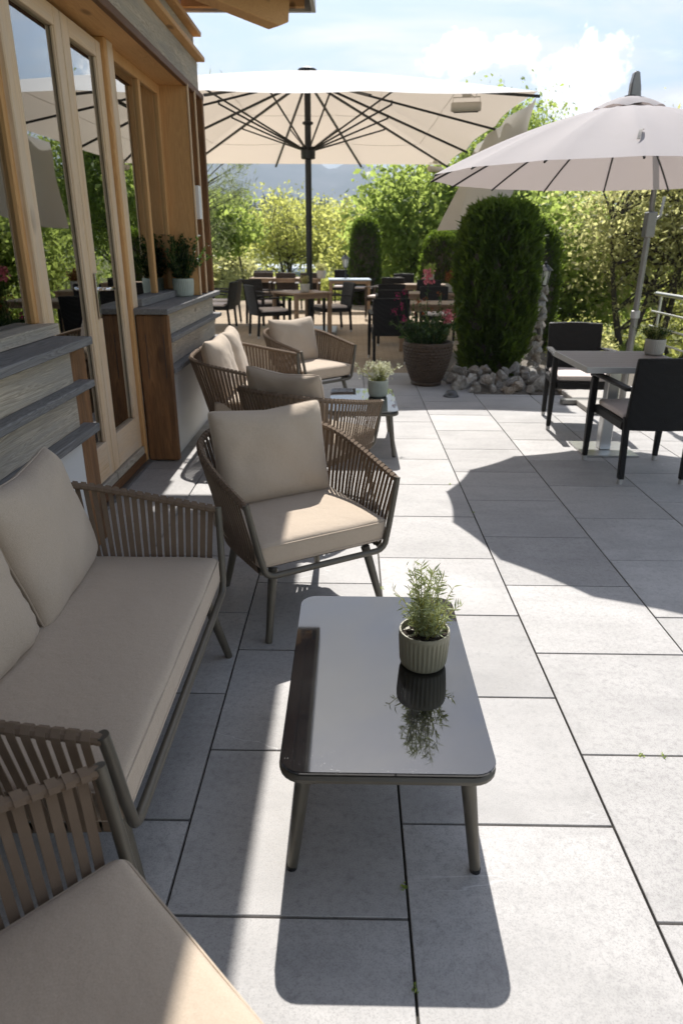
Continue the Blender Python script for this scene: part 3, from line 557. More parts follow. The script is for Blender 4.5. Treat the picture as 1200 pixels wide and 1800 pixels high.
def sprigs(t, z0, rad, hgt, spread, nstem, nleaf, lsize, mat, seed, aspect=.16, stem='leaf_olive', mixv=.65, droop=.0, name='foliage', tip=None, hmin=.45):
    rng = np.random.default_rng(seed); C = []; A = []; st = MB(); tips = []
    for i in range(nstem):
        a = rng.uniform(0, 2 * math.pi); r0 = rad * .55 * math.sqrt(rng.uniform()); b0 = np.array([r0 * math.cos(a), r0 * math.sin(a), z0 - .004]); H_ = hgt * rng.uniform(hmin, 1.)
        e = np.array([b0[0] * 1.2 + spread * rng.normal(), b0[1] * 1.2 + spread * rng.normal(), z0 + H_]); m1_ = (b0 + e) / 2 + np.append(rng.normal(size=2) * spread * .35, 0)
        pts = [b0 * (1 - u) ** 2 + 2 * m1_ * u * (1 - u) + e * u * u - np.array([0, 0, droop * u * u * H_]) for u in np.linspace(0, 1, 7)]
        st.tube(pts, [.0022 - .0013 * k / 6 for k in range(7)], 4); tips.append(pts[-1])
        for k in range(nleaf):
            u = rng.uniform(.12, 1.02); j = min(5, int(u * 6)); p = pts[j] + (pts[j + 1] - pts[j]) * (u * 6 - j); ax = pts[j + 1] - pts[j]; ax /= np.linalg.norm(ax); o_ = rng.normal(size=3); o_ -= ax * o_.dot(ax); o_ /= np.linalg.norm(o_)
            ax2 = ax * .55 + o_ * .85; ax2 /= np.linalg.norm(ax2); C.append(p + ax2 * lsize * .48); A.append(ax2)
    st.build('stems', stem, t, 0, False)
    ob(name, leaf_mesh(name, np.array(C), lsize, rng, aspect, 0, np.array(A), .28, mixv), mat, t)
    return tips
t, z0 = pot('rosemary_pot', (.224, 1.735, .368), .074, .118, 'pot_olive', 'ribbed olive pot with rosemary on the near glass table', ribs=34)
sprigs(t, z0, .07, .155, .035, 34, 24, .026, 'leaf_rosemary', 3, .16, mixv=.8, hmin=.3); sprigs(t, z0, .035, .225, .030, 11, 52, .027, 'leaf_rosemary', 4, .15, mixv=.8, hmin=.82)
t, z0 = pot('flowering_herb_pot', (.225, 5.56, .368), .083, .135, 'pot_sage', 'sage green pot of tiny white flowers on the far glass table', ribs=40)
tp = sprigs(t, z0, .08, .15, .055, 60, 22, .012, 'leaf_rosemary', 5, .35); rng = np.random.default_rng(6)
C = np.concatenate([np.array(p) + rng.normal(size=(22, 3)) * (.009, .009, .016) for p in tp]); ob('flowers', leaf_mesh('flowers', C, .012, rng, .85), 'flower_white', t)
t, z0 = pot('bushy_pot', (-1.42, 6.06, 1.1045), .088, .145, 'pot_sage', 'pale green ribbed pot with bushy herb on the window ledge', ribs=36)
sprigs(t, z0, .09, .36, .10, 60, 44, .028, 'leaf_dark', 8, .5, mixv=.5)

# ---------------------------------------------------------------- dining chairs and tables
def dining_chair(name, mat, pad='seat_pad'):
    t = empty(name, label='x', cat='chair')
    for su in (1, -1):
        l_ = MB(); l_.add([(su * .268 + sx * a, .0 + sy * a2, z) for z, a, a2 in ((.035, .017, .017), (.42, .024, .024), (.635, .022, .026)) for sx, sy in ((-1, -1), (1, -1), (1, 1), (-1, 1))], [(3, 2, 1, 0), (8, 9, 10, 11)] + [(4 * j + k, 4 * j + (k + 1) % 4, 4 * j + 4 + (k + 1) % 4, 4 * j + 4 + k) for j in (0, 1) for k in range(4)])
        lo = l_.build('leg', mat, t, .005); f_ = MB(); f_.lathe([(.017, 0), (.018, .036)], 12, (su * .268, 0, 0)); f_.build('foot', 'alu', lo, 0, True)
        l_ = MB(); l_.add([(su * (.212 + .01 * q) + sx * .020, -.535 + y + sy * .020, z) for q, y, z in ((0, -.03, .035), (.5, 0, .42), (1, .0, .46)) for sx, sy in ((-1, -1), (1, -1), (1, 1), (-1, 1))], [(3, 2, 1, 0), (8, 9, 10, 11)] + [(4 * j + k, 4 * j + (k + 1) % 4, 4 * j + 4 + (k + 1) % 4, 4 * j + 4 + k) for j in (0, 1) for k in range(4)])
        lo = l_.build('leg', mat, t, .005); f_ = MB(); f_.lathe([(.018, 0), (.019, .036)], 12, (su * .212, -.565, 0)); f_.build('foot', 'alu', lo, 0, True)
        arm = MB(); path = [(su * .268, .035, .632), (su * .270, -.05, .648), (su * .268, -.22, .650), (su * .250, -.40, .642), (su * .228, -.535, .63)]
        vs = [];
        for x, y, z in path: vs += [(x - .029, y, z), (x + .029, y, z), (x + .029, y, z + .024), (x - .029, y, z + .024)]
        arm.add(vs, [(i * 4 + a, i * 4 + (a + 1) % 4, i * 4 + 4 + (a + 1) % 4, i * 4 + 4 + a) for i in range(4) for a in range(4)] + [(3, 2, 1, 0), (16, 17, 18, 19)]); arm.build('armrest', mat, t, .007)
    st = MB(); st.box(-.245, .245, -.53, .01, .365, .432); st.build('seat', mat, t, .012)
    bk = MB(); nu, nv = 9, 7
    for side in (0, 1):
        for j in range(nv):
            for i in range(nu):
                u = -1 + 2 * i / (nu - 1); q = j / (nv - 1); hw_ = .232 + .010 * q; z = .375 + .485 * q; y = -.545 - .075 * q ** 1.3 - .022 * (1 - u * u) + (.018 if side else -.018); bk.v.append((u * hw_, y, z + (.006 * (1 - u * u) if j == nv - 1 else 0)))
    o_ = nu * nv
    for j in range(nv - 1):
        for i in range(nu - 1):
            a = j * nu + i; bk.f += [(a, a + 1, a + nu + 1, a + nu), (o_ + a, o_ + a + nu, o_ + a + nu + 1, o_ + a + 1)]
    for i in range(nu - 1): bk.f += [(i, o_ + i, o_ + i + 1, i + 1), ((nv - 1) * nu + i, (nv - 1) * nu + i + 1, o_ + (nv - 1) * nu + i + 1, o_ + (nv - 1) * nu + i)]
    for j in range(nv - 1): bk.f += [(j * nu, (j + 1) * nu, o_ + (j + 1) * nu, o_ + j * nu), (j * nu + nu - 1, o_ + j * nu + nu - 1, o_ + (j + 1) * nu + nu - 1, (j + 1) * nu + nu - 1)]
    bk.build('backrest', mat, t, .008, True)
    if pad: pd = rbox(.45, .47, .045, .018, 8, .004, .003); po = pd.build('seat_pad', pad, t, 0, True); po.location = (0, -.245, .431)
    return t
dc = dining_chair('wicker_chair', 'wicker'); DG = 'dark wicker dining chairs'
def put_dc(o, xy, facing, label): place(o, (xy[0], xy[1], 0), R(facing - 90), label, DG)
put_dc(dc, (2.06, 5.045), 91, 'dark wicker armchair nearest the camera, back turned, at the grey table')
k = copy_tree(dc); put_dc(k, (2.02, 5.915), -95, 'dark wicker armchair facing the camera across the grey table')
def more(xy, facing, label, src=None): o = copy_tree(src or dc); put_dc(o, xy, facing, label); return o
# yard seating on the brick paving
more((-1.18, 12.42), 28, 'dark wicker chair with back to camera left of the small wooden table')
more((-.60, 12.98), 205, 'dark wicker chair with pale pad right of the small wooden table')
more((-1.5, 13.75), -42, 'dark wicker chair on the far left side of the small wooden table')
more((-2.78, 13.35), 172, 'dark wicker chair in profile just beyond the building corner, nearer of two')
more((-2.82, 14.2), 176, 'dark wicker chair in profile just beyond the building corner, farther of two')
bc = dining_chair('brown_wicker_chair', 'wicker_brown'); bc['group'] = 'brown wicker dining chairs'; DG = 'brown wicker dining chairs'
put_dc(bc, (-2.2, 17.0), -95, 'brown wicker chair at the left end of the far table')
more((-1.52, 16.75), -84, 'brown wicker chair left of the umbrella pole at the far table', bc); more((-1.02, 16.8), -92, 'brown wicker chair just left of the umbrella pole, partly hidden', bc); more((.42, 15.75), 158, 'brown wicker chair turned sideways at the right end of the far table', bc)
more((-2.25, 18.1), -88, 'brown wicker chair behind the left end of the far table', bc)
DG = 'dark wicker dining chairs'
more((-.25, 19.0), -92, 'dark wicker chair on the far side of the white topped table by the lantern'); more((.30, 18.6), -96, 'dark wicker chair on the far side of the white topped table by the dark thuja')
more((.53, 9.98), 90, 'dark wicker chair right behind the big flower pot, back to camera'); more((.64, 11.75), 91, 'dark wicker chair second in the row behind the big flower pot'); more((.74, 13.4), 88, 'dark wicker chair third in the row behind the big flower pot'); more((.88, 15.9), 90, 'dark wicker chair last in the row behind the big flower pot'); more((1.42, 11.55), -88, 'dark wicker chair facing the camera at the nearest table of the row'); more((1.52, 13.75), -92, 'dark wicker chair facing the camera at the middle table of the row'); more((1.25, 16.6), -90, 'dark wicker chair facing the camera at the farthest table of the row')

def pedestal_table():
    t = empty('pedestal_table', (2.03, 5.20, 0), R(.8), 'grey slatted square table with steel pedestal on the right', 'table'); h = .74; w_ = .395
    for k in range(7): y0 = -w_ + .012 + k * .110; m_ = MB(); m_.box(-w_ + .011, w_ - .011, y0, y0 + .1075, h - .026, h - .001); m_.build('plank', 'grey_deck_x', t, .0015)
    e = MB(); e.box(-w_, w_, -w_, -w_ + .010, h - .042, h); e.box(-w_, w_, w_ - .010, w_, h - .042, h); e.box(-w_, -w_ + .010, -w_ + .0102, w_ - .0102, h - .042, h); e.box(w_ - .010, w_, -w_ + .0102, w_ - .0102, h - .042, h); e.build('edge_frame', 'alu', t, .0015)
    p = MB(); p.box(-.045, .045, .075, .165, .012, h - .045); p.build('column', 'steel', t, .006); p = MB(); p.box(-.21, .21, -.09, .33, .0, .012); p.build('base_plate', 'steel', t, .003); p = MB(); p.box(-.2, .2, -.14, .30, h - .05, h - .0425); p.build('support_plate', 'metal_dark', t)
    return t
pedestal_table()
t, z0 = pot('table_herb_pot', (2.35, 5.42, .7405), .075, .12, 'pot_grey', 'grey pot with trailing herb on the grey slatted table', ribs=30); sprigs(t, z0, .08, .15, .075, 70, 26, .016, 'leaf_dark', 12, .35, droop=.25); sprigs(t, z0, .08, .16, .06, 20, 16, .018, 'leaf_olive', 13, .35)
def wood_table(loc, rz, lx, ly, label, mat='teak_x', planks=6):
    t = empty('wooden_table', loc, R(rz), label, 'table', 'wooden dining tables'); h = .74
    for k in range(planks): y0 = -ly / 2 + k * ly / planks; m_ = MB(); m_.box(-lx / 2, lx / 2, y0 + .002, y0 + ly / planks - .002, h - .03, h); m_.build('plank', mat, t, .002)
    for sx in (1, -1):
        for sy in (1, -1): m_ = MB(); m_.box(sx * (lx / 2 - .05) - .03, sx * (lx / 2 - .05) + .03, sy * (ly / 2 - .05) - .03, sy * (ly / 2 - .05) + .03, 0, h - .031); m_.build('leg', 'teak_x', t, .003)
    for sy in (1, -1): a = MB(); a.box(-lx / 2 + .09, lx / 2 - .09, sy * (ly / 2 - .05) - .01, sy * (ly / 2 - .05) + .01, h - .10, h - .032); a.build('apron', 'teak_x', t)
    return t
wood_table((-.87, 12.55, 0), 38, .80, .80, 'small square wooden table under the big umbrella, set cornerwise'); wood_table((-1.6, 17.65, 0), 0, 1.7, .8, 'long wooden table at the far edge of the brick paving'); wood_table((-.05, 17.3, 0), 3, 1.0, .8, 'bright topped wooden table near the lantern', 'cover_white')
wood_table((1.30, 10.35, 0), 2, 1.15, .7, 'nearest wooden table of the row behind the flower pot'); wood_table((1.42, 12.5, 0), 0, 1.15, .7, 'middle wooden table of the row behind the flower pot'); wood_table((1.50, 15.1, 0), 0, 1.2, .7, 'farthest wooden table of the row behind the flower pot')
t, z0 = pot('yard_table_pot', (-.80, 12.35, .7405), .085, .14, 'pot_grey', 'small grey pot on the square table under the big umbrella', ribs=24); sprigs(t, z0, .08, .16, .03, 30, 14, .03, 'leaf_olive', 15, .3)
t, z0 = pot('yard_table_pot', (-.72, 17.3, .7405), .11, .18, 'pot_grey', 'grey pot with pale herb on the far table beside the umbrella pole', ribs=24); sprigs(t, z0, .1, .2, .06, 40, 14, .04, 'leaf_olive', 16, .3)
t, z0 = pot('yard_table_pot', (1.62, 15.1, .7405), .10, .2, 'pot_grey', 'pale pot with green shoots on the farthest table of the row', ribs=24); sprigs(t, z0, .1, .24, .05, 40, 14, .04, 'leaf_green', 17, .4)
t, z0 = pot('yard_table_pot', (1.72, 12.5, .7405), .09, .15, 'pot_grey', 'pot with reddish leaves on the middle table of the row', ribs=24); sprigs(t, z0, .1, .24, .05, 40, 14, .035, 'leaf_red', 18, .4)

# big planter with salvia
pl = empty('flower_planter', (.885, 8.02, 0), 0, 'large dark brown scaly planter with pink and magenta flowers', 'planter'); n = 192
prof = [(.168, 0), (.178, .012), (.178, .035), (.170, .045)] + [(.172 + .105 * math.sin(R(90 * q)) ** .9, .045 + .44 * q) for q in np.linspace(.02, 1, 60)] + [(.272, .492), (.25, .492), (.235, .47), (.23, .42)]
def scales(a, z, j):
    if 3 < j < 60: row = z / .036; return 1 + .055 * abs(math.sin(math.pi * row)) ** .7 * abs(math.sin(a * 16 + (math.pi / 2) * (int(row) % 2))) ** .6
    return 1
m_ = MB(); m_.lathe(prof, n, rip=scales); m_.build('pot', 'pot_brown', pl, 0, True); m_ = MB(); m_.lathe([(.23, .42), (.12, .44), (.01, .445)], 24); m_.build('soil', 'soil', pl, 0, True)
sprigs(pl, .44, .30, .30, .13, 90, 26, .055, 'leaf_dark', 21, .42, mixv=.5); tp = sprigs(pl, .44, .30, .60, .16, 22, 9, .05, 'leaf_dark', 22, .4, hmin=.6)
rng = np.random.default_rng(23)
def spikes(tops, mat, n=46, ln=.10, w_=.022, s_=.024):
    for p in tops: C = np.array(p) + np.stack([rng.normal(size=n) * w_, rng.normal(size=n) * w_, rng.uniform(-ln, 0, n)], 1); ob('flower_spike', leaf_mesh('flower_spike', C, s_, rng, .6), mat, pl)
def stalk(x, y, z):
    m_ = MB(); m_.tube([(x * .4, y * .4, .44), (x * .8, y * .8, (z + .44) / 2), (x, y, z)], .004, 4); m_.build('stems', 'leaf_dark', pl)
mg = [(-.32, -.1, .92), (-.36, .0, 1.02), (-.28, .1, 1.06), (-.40, -.05, .86), (-.30, -.16, .80)]; pk = [(.20, -.12, .86), (-.02, .14, 1.26), (.14, .1, 1.0)]
for p in mg + pk: stalk(*p)
spikes(mg, 'flower_magenta', 26, .08, .018, .02); spikes(pk[:2], 'flower_pink', 110, .15, .026, .034); spikes([p for p in tp[:8]], 'leaf_red', 12, .06)

# stones, dome light, stone pillar
sb_ = empty('stone_border', (1.8, 7.8, 0), 0, 'border of rough pale stones heaped around the foot of the large thuja', 'stones'); random.seed(31); sm_ = []
for k in range(9):
    bm = bmesh.new(); bmesh.ops.create_icosphere(bm, subdivisions=2, radius=1)
    ax = [Vector((random.gauss(0, 1), random.gauss(0, 1), random.gauss(0, 1))).normalized() for _ in range(9)]; cut = [random.uniform(.42, .72) for _ in ax]
    for v_ in bm.verts:
        for a_, c_ in zip(ax, cut):
            d_ = v_.co.dot(a_)
            if d_ > c_: v_.co -= a_ * (d_ - c_)
        v_.co *= 1 + .10 * noise.noise(v_.co * 2.2 + Vector((k * 7, 0, 0)))
    me = bpy.data.meshes.new('stone'); bm.to_mesh(me); bm.free(); me.materials.append(MAT['rock']); sm_.append(me)
def stone(x, y, z, s_):
    o = ob('stone', random.choice(sm_), None, sb_); o.location = (x - 1.8, y - 7.8, z); o.rotation_euler = [random.uniform(0, 6.3) for _ in range(3)]; o.scale = (s_ * random.uniform(.8, 1.3), s_ * random.uniform(.7, 1.1), s_ * random.uniform(.6, .9))
pts = []
for k in range(1200):
    x, y = random.uniform(1.12, 2.72), random.uniform(7.52, 9.0); s_ = random.uniform(.055, .125)
    if (x - 1.76) ** 2 + (y - 8.75) ** 2 < .40 ** 2: continue
    if all((x - a) ** 2 + (y - b_) ** 2 > (.78 * (s_ + c_)) ** 2 for a, b_, c_ in pts): pts.append((x, y, s_))
    if len(pts) > 150: break
for x, y, s_ in pts: stone(x, y, s_ * .45, s_)
for k in range(42): x, y = random.uniform(1.22, 2.5), random.uniform(7.62, 8.4); stone(x, y, random.uniform(.09, .14), random.uniform(.055, .10))
dm_ = MB(); dm_.lathe([(.085, 0), (.085, .012), (.07, .02), (.062, .045), (.04, .065), (.005, .072)], 24); tag(ob('ground_light', dm_.mesh('ground_light', 0, True), 'dome_grey', None, (1.085, 7.33, 0)), 'small dark dome light on the slabs beside the stones', 'light')
sp = empty('stone_pillar', (2.43, 9.25, 0), 0, 'slim pillar of stacked rough stones right of the large thuja', 'pillar')
z = 0
while z < .98:
    for q in range(3):
        o = ob('stone', random.choice(sm_), None, sp); a = q * 2.1 + z * 9; o.location = (.055 * math.cos(a), .055 * math.sin(a), z + .05); o.rotation_euler = [random.uniform(0, 6.3) for _ in range(3)]; o.scale = (.085, .075, .06)
    z += .085
def lantern(loc, ph, label, post=True, s_=1.):
    t = empty('lantern', loc, 0, label, 'lantern', 'garden lanterns')
    if post: m_ = MB(); m_.lathe([(.06, 0), (.05, .02), (.022, .04), (.018, ph * .5), (.022, ph * .52), (.016, ph - .02), (.03, ph)], 12); m_.build('post', 'metal_dark', t, 0, True)
    z_ = ph if post else 0
    m_ = MB(); m_.lathe([(.03 * s_, z_), (.055 * s_, z_ + .02 * s_)], 8); m_.lathe([(.09 * s_, z_ + .21 * s_), (.12 * s_, z_ + .215 * s_), (.05 * s_, z_ + .28 * s_), (.02 * s_, z_ + .30 * s_), (.025 * s_, z_ + .32 * s_), (.005 * s_, z_ + .34 * s_)], 8)
    for q in range(6): a = q * math.pi / 3; m_.tube([(.055 * s_ * math.cos(a), .055 * s_ * math.sin(a), z_ + .02 * s_), (.088 * s_ * math.cos(a), .088 * s_ * math.sin(a), z_ + .212 * s_)], .005 * s_, 5)
    m_.build('cage', 'metal_dark', t); m_ = MB(); m_.lathe([(.05 * s_, z_ + .021 * s_), (.082 * s_, z_ + .209 * s_)], 8); m_.build('glass', 'lamp_glass', t)
    return t
lantern((-.15, 17.6, -.012), .98, 'black post lantern between the far chairs and the dark thuja'); lantern((2.46, 9.25, 1.03), 0, 'small lantern with wide cap on top of the stone pillar', False, .9); lantern((1.2, 22.5, -.05), 1.0, 'black lantern far back among the trees') if False else None

# railing and umbrella foot at the right edge
rl = empty('steel_railing', (3.9, 5, 0), 0, 'stainless steel railing at the right edge of the terrace', 'railing')
for y_ in (4.05, 2.4, .9, -.6): m_ = MB(); m_.tube([(0, y_, 0), (0, y_, .93)], .019, 10); m_.build('post', 'steel', rl, 0, True)
m_ = MB(); m_.tube([(0, 4.2, .955), (0, -1, .955)], .026, 12); m_.build('handrail', 'steel', rl, 0, True)
for z_ in (.74, .56, .38, .20): m_ = MB(); m_.tube([(-.03, 4.2, z_), (-.03, -1, z_)], .0125, 8); m_.build('rail', 'steel', rl, 0, True)

# ---------------------------------------------------------------- big rectangular umbrella over the yard
U = empty('market_umbrella', (-.76, 13.06, 0), 0, 'huge cream rectangular umbrella with dark ribs over the brick yard', 'umbrella'); HX, HY, ZE, ZA = 2.88, 3.95, 3.17, 4.16
corner = [(HX, -HY), (HX, -HY * .37), (HX, HY * .32), (HX, HY), (HX * .33, HY), (-HX * .33, HY), (-HX, HY), (-HX, HY * .32), (-HX, -HY * .37), (-HX, -HY), (-HX * .33, -HY), (HX * .33, -HY)]
cv = MB(); nr, ns = 14, 10; ncol = 12 * ns
for j in range(nr + 1):
    q = j / nr
    for k in range(12):
        a, b_ = corner[k], corner[(k + 1) % 12]
        for i in range(ns):
            u = i / ns; px, py = a[0] + (b_[0] - a[0]) * u, a[1] + (b_[1] - a[1]) * u; sc_ = 1 - .028 * math.sin(math.pi * u) * q ** 6; sag = -.05 * math.sin(math.pi * u) * math.sin(math.pi * min(1, q * .95))
            cv.v.append((px * q * sc_, py * q * sc_, ZA - (ZA - ZE) * (q ** 1.12) + sag * q))
for j in range(nr):
    for k in range(ncol): a = j * ncol + k; b_ = j * ncol + (k + 1) % ncol; cv.f.append((a, b_, b_ + ncol, a + ncol))
me = cv.mesh('canopy', 0, True); ob('canopy', me, 'canopy_cream', U)
m_ = MB(); m_.tube([(0, 0, 0), (0, 0, ZA - .05)], .055, 14); m_.build('pole', 'metal_dark', U, 0, True); m_ = MB(); m_.lathe([(.03, ZA - .02), (.16, ZA + .0), (.15, ZA + .02), (.05, ZA + .055), (.01, ZA + .06)], 20); m_.build('finial', 'metal_dark', U, 0, True)
HUB = 2.96; m_ = MB(); m_.lathe([(.07, HUB - .1), (.12, HUB - .09), (.125, HUB + .09), (.06, HUB + .10)], 16); m_.build('hub', 'metal_dark', U, 0, True); m_ = MB(); m_.lathe([(.07, HUB + .42), (.09, HUB + .43), (.09, HUB + .46), (.06, HUB + .47)], 16); m_.build('collar', 'metal_dark', U, 0, True)
m_ = MB(); m_.box(-.5, .5, -.5, .5, -.012, .05); m_.build('base_plate', 'metal_pole', U, .01)
for x_, y_ in corner:
    A = Vector((0, 0, ZA - .10)); Bv = Vector((x_ * 1.005, y_ * 1.005, ZE - .03)); m_ = MB(); d_ = (Bv - A).normalized(); sd_ = d_.cross(Vector((0, 0, 1))).normalized() * .018; up = sd_.cross(d_).normalized() * .026
    pts_ = [A.lerp(Bv, q) - Vector((0, 0, .012 + .10 * math.sin(math.pi * q) * .0)) for q in (0, .5, 1)]
    vs = []
    for p in pts_: vs += [p - sd_ - up, p + sd_ - up, p + sd_ + up * .2, p - sd_ + up * .2]
    m_.add(vs, [(i * 4 + a, i * 4 + (a + 1) % 4, i * 4 + 4 + (a + 1) % 4, i * 4 + 4 + a) for i in (0, 1) for a in range(4)] + [(3, 2, 1, 0), (8, 9, 10, 11)]); rb = m_.build('rib', 'metal_dark', U)
    e = A.lerp(Bv, .47); m_ = MB(); m_.tube([(x_ * .03, y_ * .03, HUB + .05), (e.x, e.y, e.z - .06)], .0145, 6); m_.tube([(e.x, e.y, e.z - .07), (e.x, e.y, e.z + .0)], .016, 6); m_.build('strut', 'metal_dark', rb)
# stitched seams along the cloth and a cable along one rib
def cpt(k, u, q, dz=-.006):
    a, b_ = corner[k], corner[(k + 1) % 12]; s2 = 1 - .028 * math.sin(math.pi * u) * q ** 6; sg = -.05 * math.sin(math.pi * u) * math.sin(math.pi * min(1, q * .95)); return ((a[0] + (b_[0] - a[0]) * u) * q * s2, (a[1] + (b_[1] - a[1]) * u) * q * s2, ZA - (ZA - ZE) * (q ** 1.12) + sg * q + dz)
for k in range(12):
    for q_ in (.42, .74): m_ = MB(); m_.tube([cpt(k, u, q_) for u in np.linspace(.02, .98, 9)], .0035, 4); m_.build('seam', 'sail_cloth', U)
m_ = MB(); m_.tube([cpt(0, .25 + .10 * math.sin(q_ * 7), q_, -.03 - .05 * math.sin(q_ * 5) ** 2) for q_ in np.linspace(.06, .80, 22)], .005, 4); m_.build('cable', 'screen_black', U)
# heaters hung under the ribs
def heater(loc, rz, tilt, label):
    t = empty('patio_heater', loc, R(rz), label, 'heater', 'heaters under the umbrella'); t.scale = (.62, .62, .62); M_ = Matrix.Rotation(R(tilt), 4, 'X')
    m_ = MB(); m_.lathe([(.0, -.30), (.085, -.30), (.095, -.28), (.095, .28), (.085, .30), (0, .30)], 14); m2_ = MB(); m2_.add([M_ @ Vector((z_, x_, y_ * .9)) for x_, y_, z_ in m_.v], m_.f); m2_.build('body', 'heater_body', t, 0, True)
    m_ = MB(); m_.box(-.25, .25, -.03, .03, -.10, -.082, M_); m_.build('element', 'screen_black', t)
    m_ = MB(); m_.tube([(-.27, 0, 0), (-.27, 0, .17), (.27, 0, .17), (.27, 0, 0)], .010, 6); m_.box(-.09, .09, -.03, .03, .17, .25); m_.build('bracket', 'heater_body', t)
    m_ = MB(); m_.tube([(.07, 0, .22), (.16, .03, .16), (.20, .02, .22), (.13, 0, .30)], .006, 5); m_.build('cable', 'screen_black', t)
heater((1.42, 9.9, 3.14), -12, 30, 'beige cylinder heater under the near right corner of the umbrella'); heater((1.72, 15.9, 2.98), 40, 30, 'beige cylinder heater under the far right corner of the umbrella'); heater((-3.2, 15.9, 2.98), -40, 30, 'beige cylinder heater beside the building corner under the umbrella')
# loose side cloth hanging from the umbrella's right edge
cl = MB(); nu, nv = 30, 24; a0, a1, b0, b1 = Vector((2.11, 9.12, 3.12)), Vector((2.11, 13.2, 3.12)), Vector((1.98, 9.75, 2.10)), Vector((1.40, 11.5, 1.72))
for j in range(nv + 1):
    q = j / nv
    for i in range(nu + 1):
        u = i / nu; p = a0.lerp(a1, u).lerp(b0.lerp(b1, u), q); p.x += .07 * math.sin(u * 15 + q * 2.0) * (.25 + q) + .05 * noise.noise(Vector((u * 4, q * 3, 0))); p.y += .05 * math.sin(u * 9 + 1) * q; p.z -= .10 * math.sin(math.pi * u) * q; cl.v.append(p[:])
cl.f = [(j * (nu + 1) + i, j * (nu + 1) + i + 1, (j + 1) * (nu + 1) + i + 1, (j + 1) * (nu + 1) + i) for j in range(nv) for i in range(nu)]
tag(ob('side_cloth', cl.mesh('side_cloth', 0, True), 'sail_cloth'), 'loose pale cloth hanging from the right edge of the cream umbrella', 'cloth')

# ---------------------------------------------------------------- round cantilever parasol on the right
Q = empty('cantilever_parasol', (2.79, 7.0, 0), 0, 'round mauve cantilever parasol with many ribs on the right', 'parasol'); PC = Vector((1.93 - 2.79, 5.52 - 7.0, 0)); PR, PZ, PA, NR = 1.37, 1.985, 2.44, 16
cv = MB(); ns, nr = 6, 14; ncol = NR * ns; ph0 = R(8)
def par(q, k, i):
    u = i / ns; a = ph0 + 2 * math.pi * k / NR; b_ = ph0 + 2 * math.pi * (k + 1) / NR; rr = PR * q; A = Vector((math.cos(a), math.sin(a), 0)); Bv = Vector((math.cos(b_), math.sin(b_), 0)); p = A.lerp(Bv, u) * rr
    p *= 1 - .012 * math.sin(math.pi * u) * q ** 4; zed = PA - (PA - PZ) * (q ** 1.5) - .030 * math.sin(math.pi * u) * math.sin(math.pi * q) * q; return PC + p + Vector((0, 0, zed))
for j in range(nr + 1):
    q = .04 + .96 * j / nr
    for k in range(NR):
        for i in range(ns): cv.v.append(par(q, k, i)[:])
for j in range(nr):
    for k in range(ncol): a = j * ncol + k; b_ = j * ncol + (k + 1) % ncol; cv.f.append((a, b_, b_ + ncol, a + ncol))
ob('canopy', cv.mesh('canopy', 0, True), 'canopy_mauve', Q)
vt = MB()
for j in range(4):
    for k in range(32): a = 2 * math.pi * k / 32; rr = (.03, .10, .18, .24)[j]; vt.v.append((PC.x + rr * math.cos(a), PC.y + rr * math.sin(a), PA + (.055, .042, .012, -.035)[j] + (.018 if j == 3 else 0) * abs(math.cos(a * 4))))
vt.f = [(j * 32 + k, j * 32 + (k + 1) % 32, (j + 1) * 32 + (k + 1) % 32, (j + 1) * 32 + k) for j in range(3) for k in range(32)]; ob('vent_cap', vt.mesh('vent_cap', 0, True), 'canopy_mauve', Q)
for k in range(NR):
    m_ = MB(); m_.tube([par(q, k, 0) - Vector((0, 0, .010)) for q in np.linspace(.05, 1.0, 9)], .0075, 5); m_.build('rib', 'metal_dark', Q, 0, True)
m_ = MB(); m_.tube([(0, 0, .05), (0, 0, .90)], .034, 14); m_.tube([(0, 0, .88), (0, 0, 1.74)], .029, 14); m_.build('mast', 'metal_pole', Q, 0, True)
m_ = MB(); m_.lathe([(.03, .86), (.043, .865), (.043, .93), (.03, .935)], 14); m_.build('collar', 'alu', Q, 0, True); m_ = MB(); m_.box(-.045, .045, -.05, .05, 1.60, 1.82); m_.build('slider', 'metal_pole', Q, .008); m_ = MB(); m_.tube([(.045, 0, 1.75), (.09, 0, 1.79), (.10, 0, 1.95)], .014, 8); m_.build('crank', 'alu', Q, 0, True)
tip = PC + Vector((.04, .05, PA + .10)); m_ = MB(); m_.tube([(0, 0, 1.78), (-.03, -.06, 2.0), PC * .5 + Vector((.05, .05, 2.42)), tip], [.026, .026, .024, .024], 10); m_.build('arm', 'metal_pole', Q, 0, True)
m_ = MB(); m_.prism([tip + Vector(p) for p in ((-.035, -.03, -.10), (.05, -.03, -.10), (.035, -.03, .02), (.012, -.03, .115), (-.022, -.03, .115), (-.035, -.03, .04))], (0, .06, 0)); m_.build('arm_joint', 'metal_pole', Q, .008)
m_ = MB(); m_.tube([PC + Vector((0, 0, PA - .22)), PC + Vector((0, 0, PA + .06))], .04, 12); m_.build('hub', 'metal_dark', Q, 0, True)
nk = 11; base = par(.86, nk, 0)
for dx in (.01,):
    m_ = MB(); vs = []
    for a in np.linspace(0, 1, 7): p = par(.74 + .11 * a, nk, 0) + Vector((dx * .6 - .03 * a, 0, .006 + .022 * math.sin(math.pi * a))); vs += [p + Vector((-.010, 0, 0)), p + Vector((.010, 0, 0)), p + Vector((.010, 0, .003)), p + Vector((-.010, 0, .003))]
    m_.add(vs, [(i * 4 + a, i * 4 + (a + 1) % 4, i * 4 + 4 + (a + 1) % 4, i * 4 + 4 + a) for i in range(6) for a in range(4)]); m_.build('tie_strap', 'sail_cloth', Q)
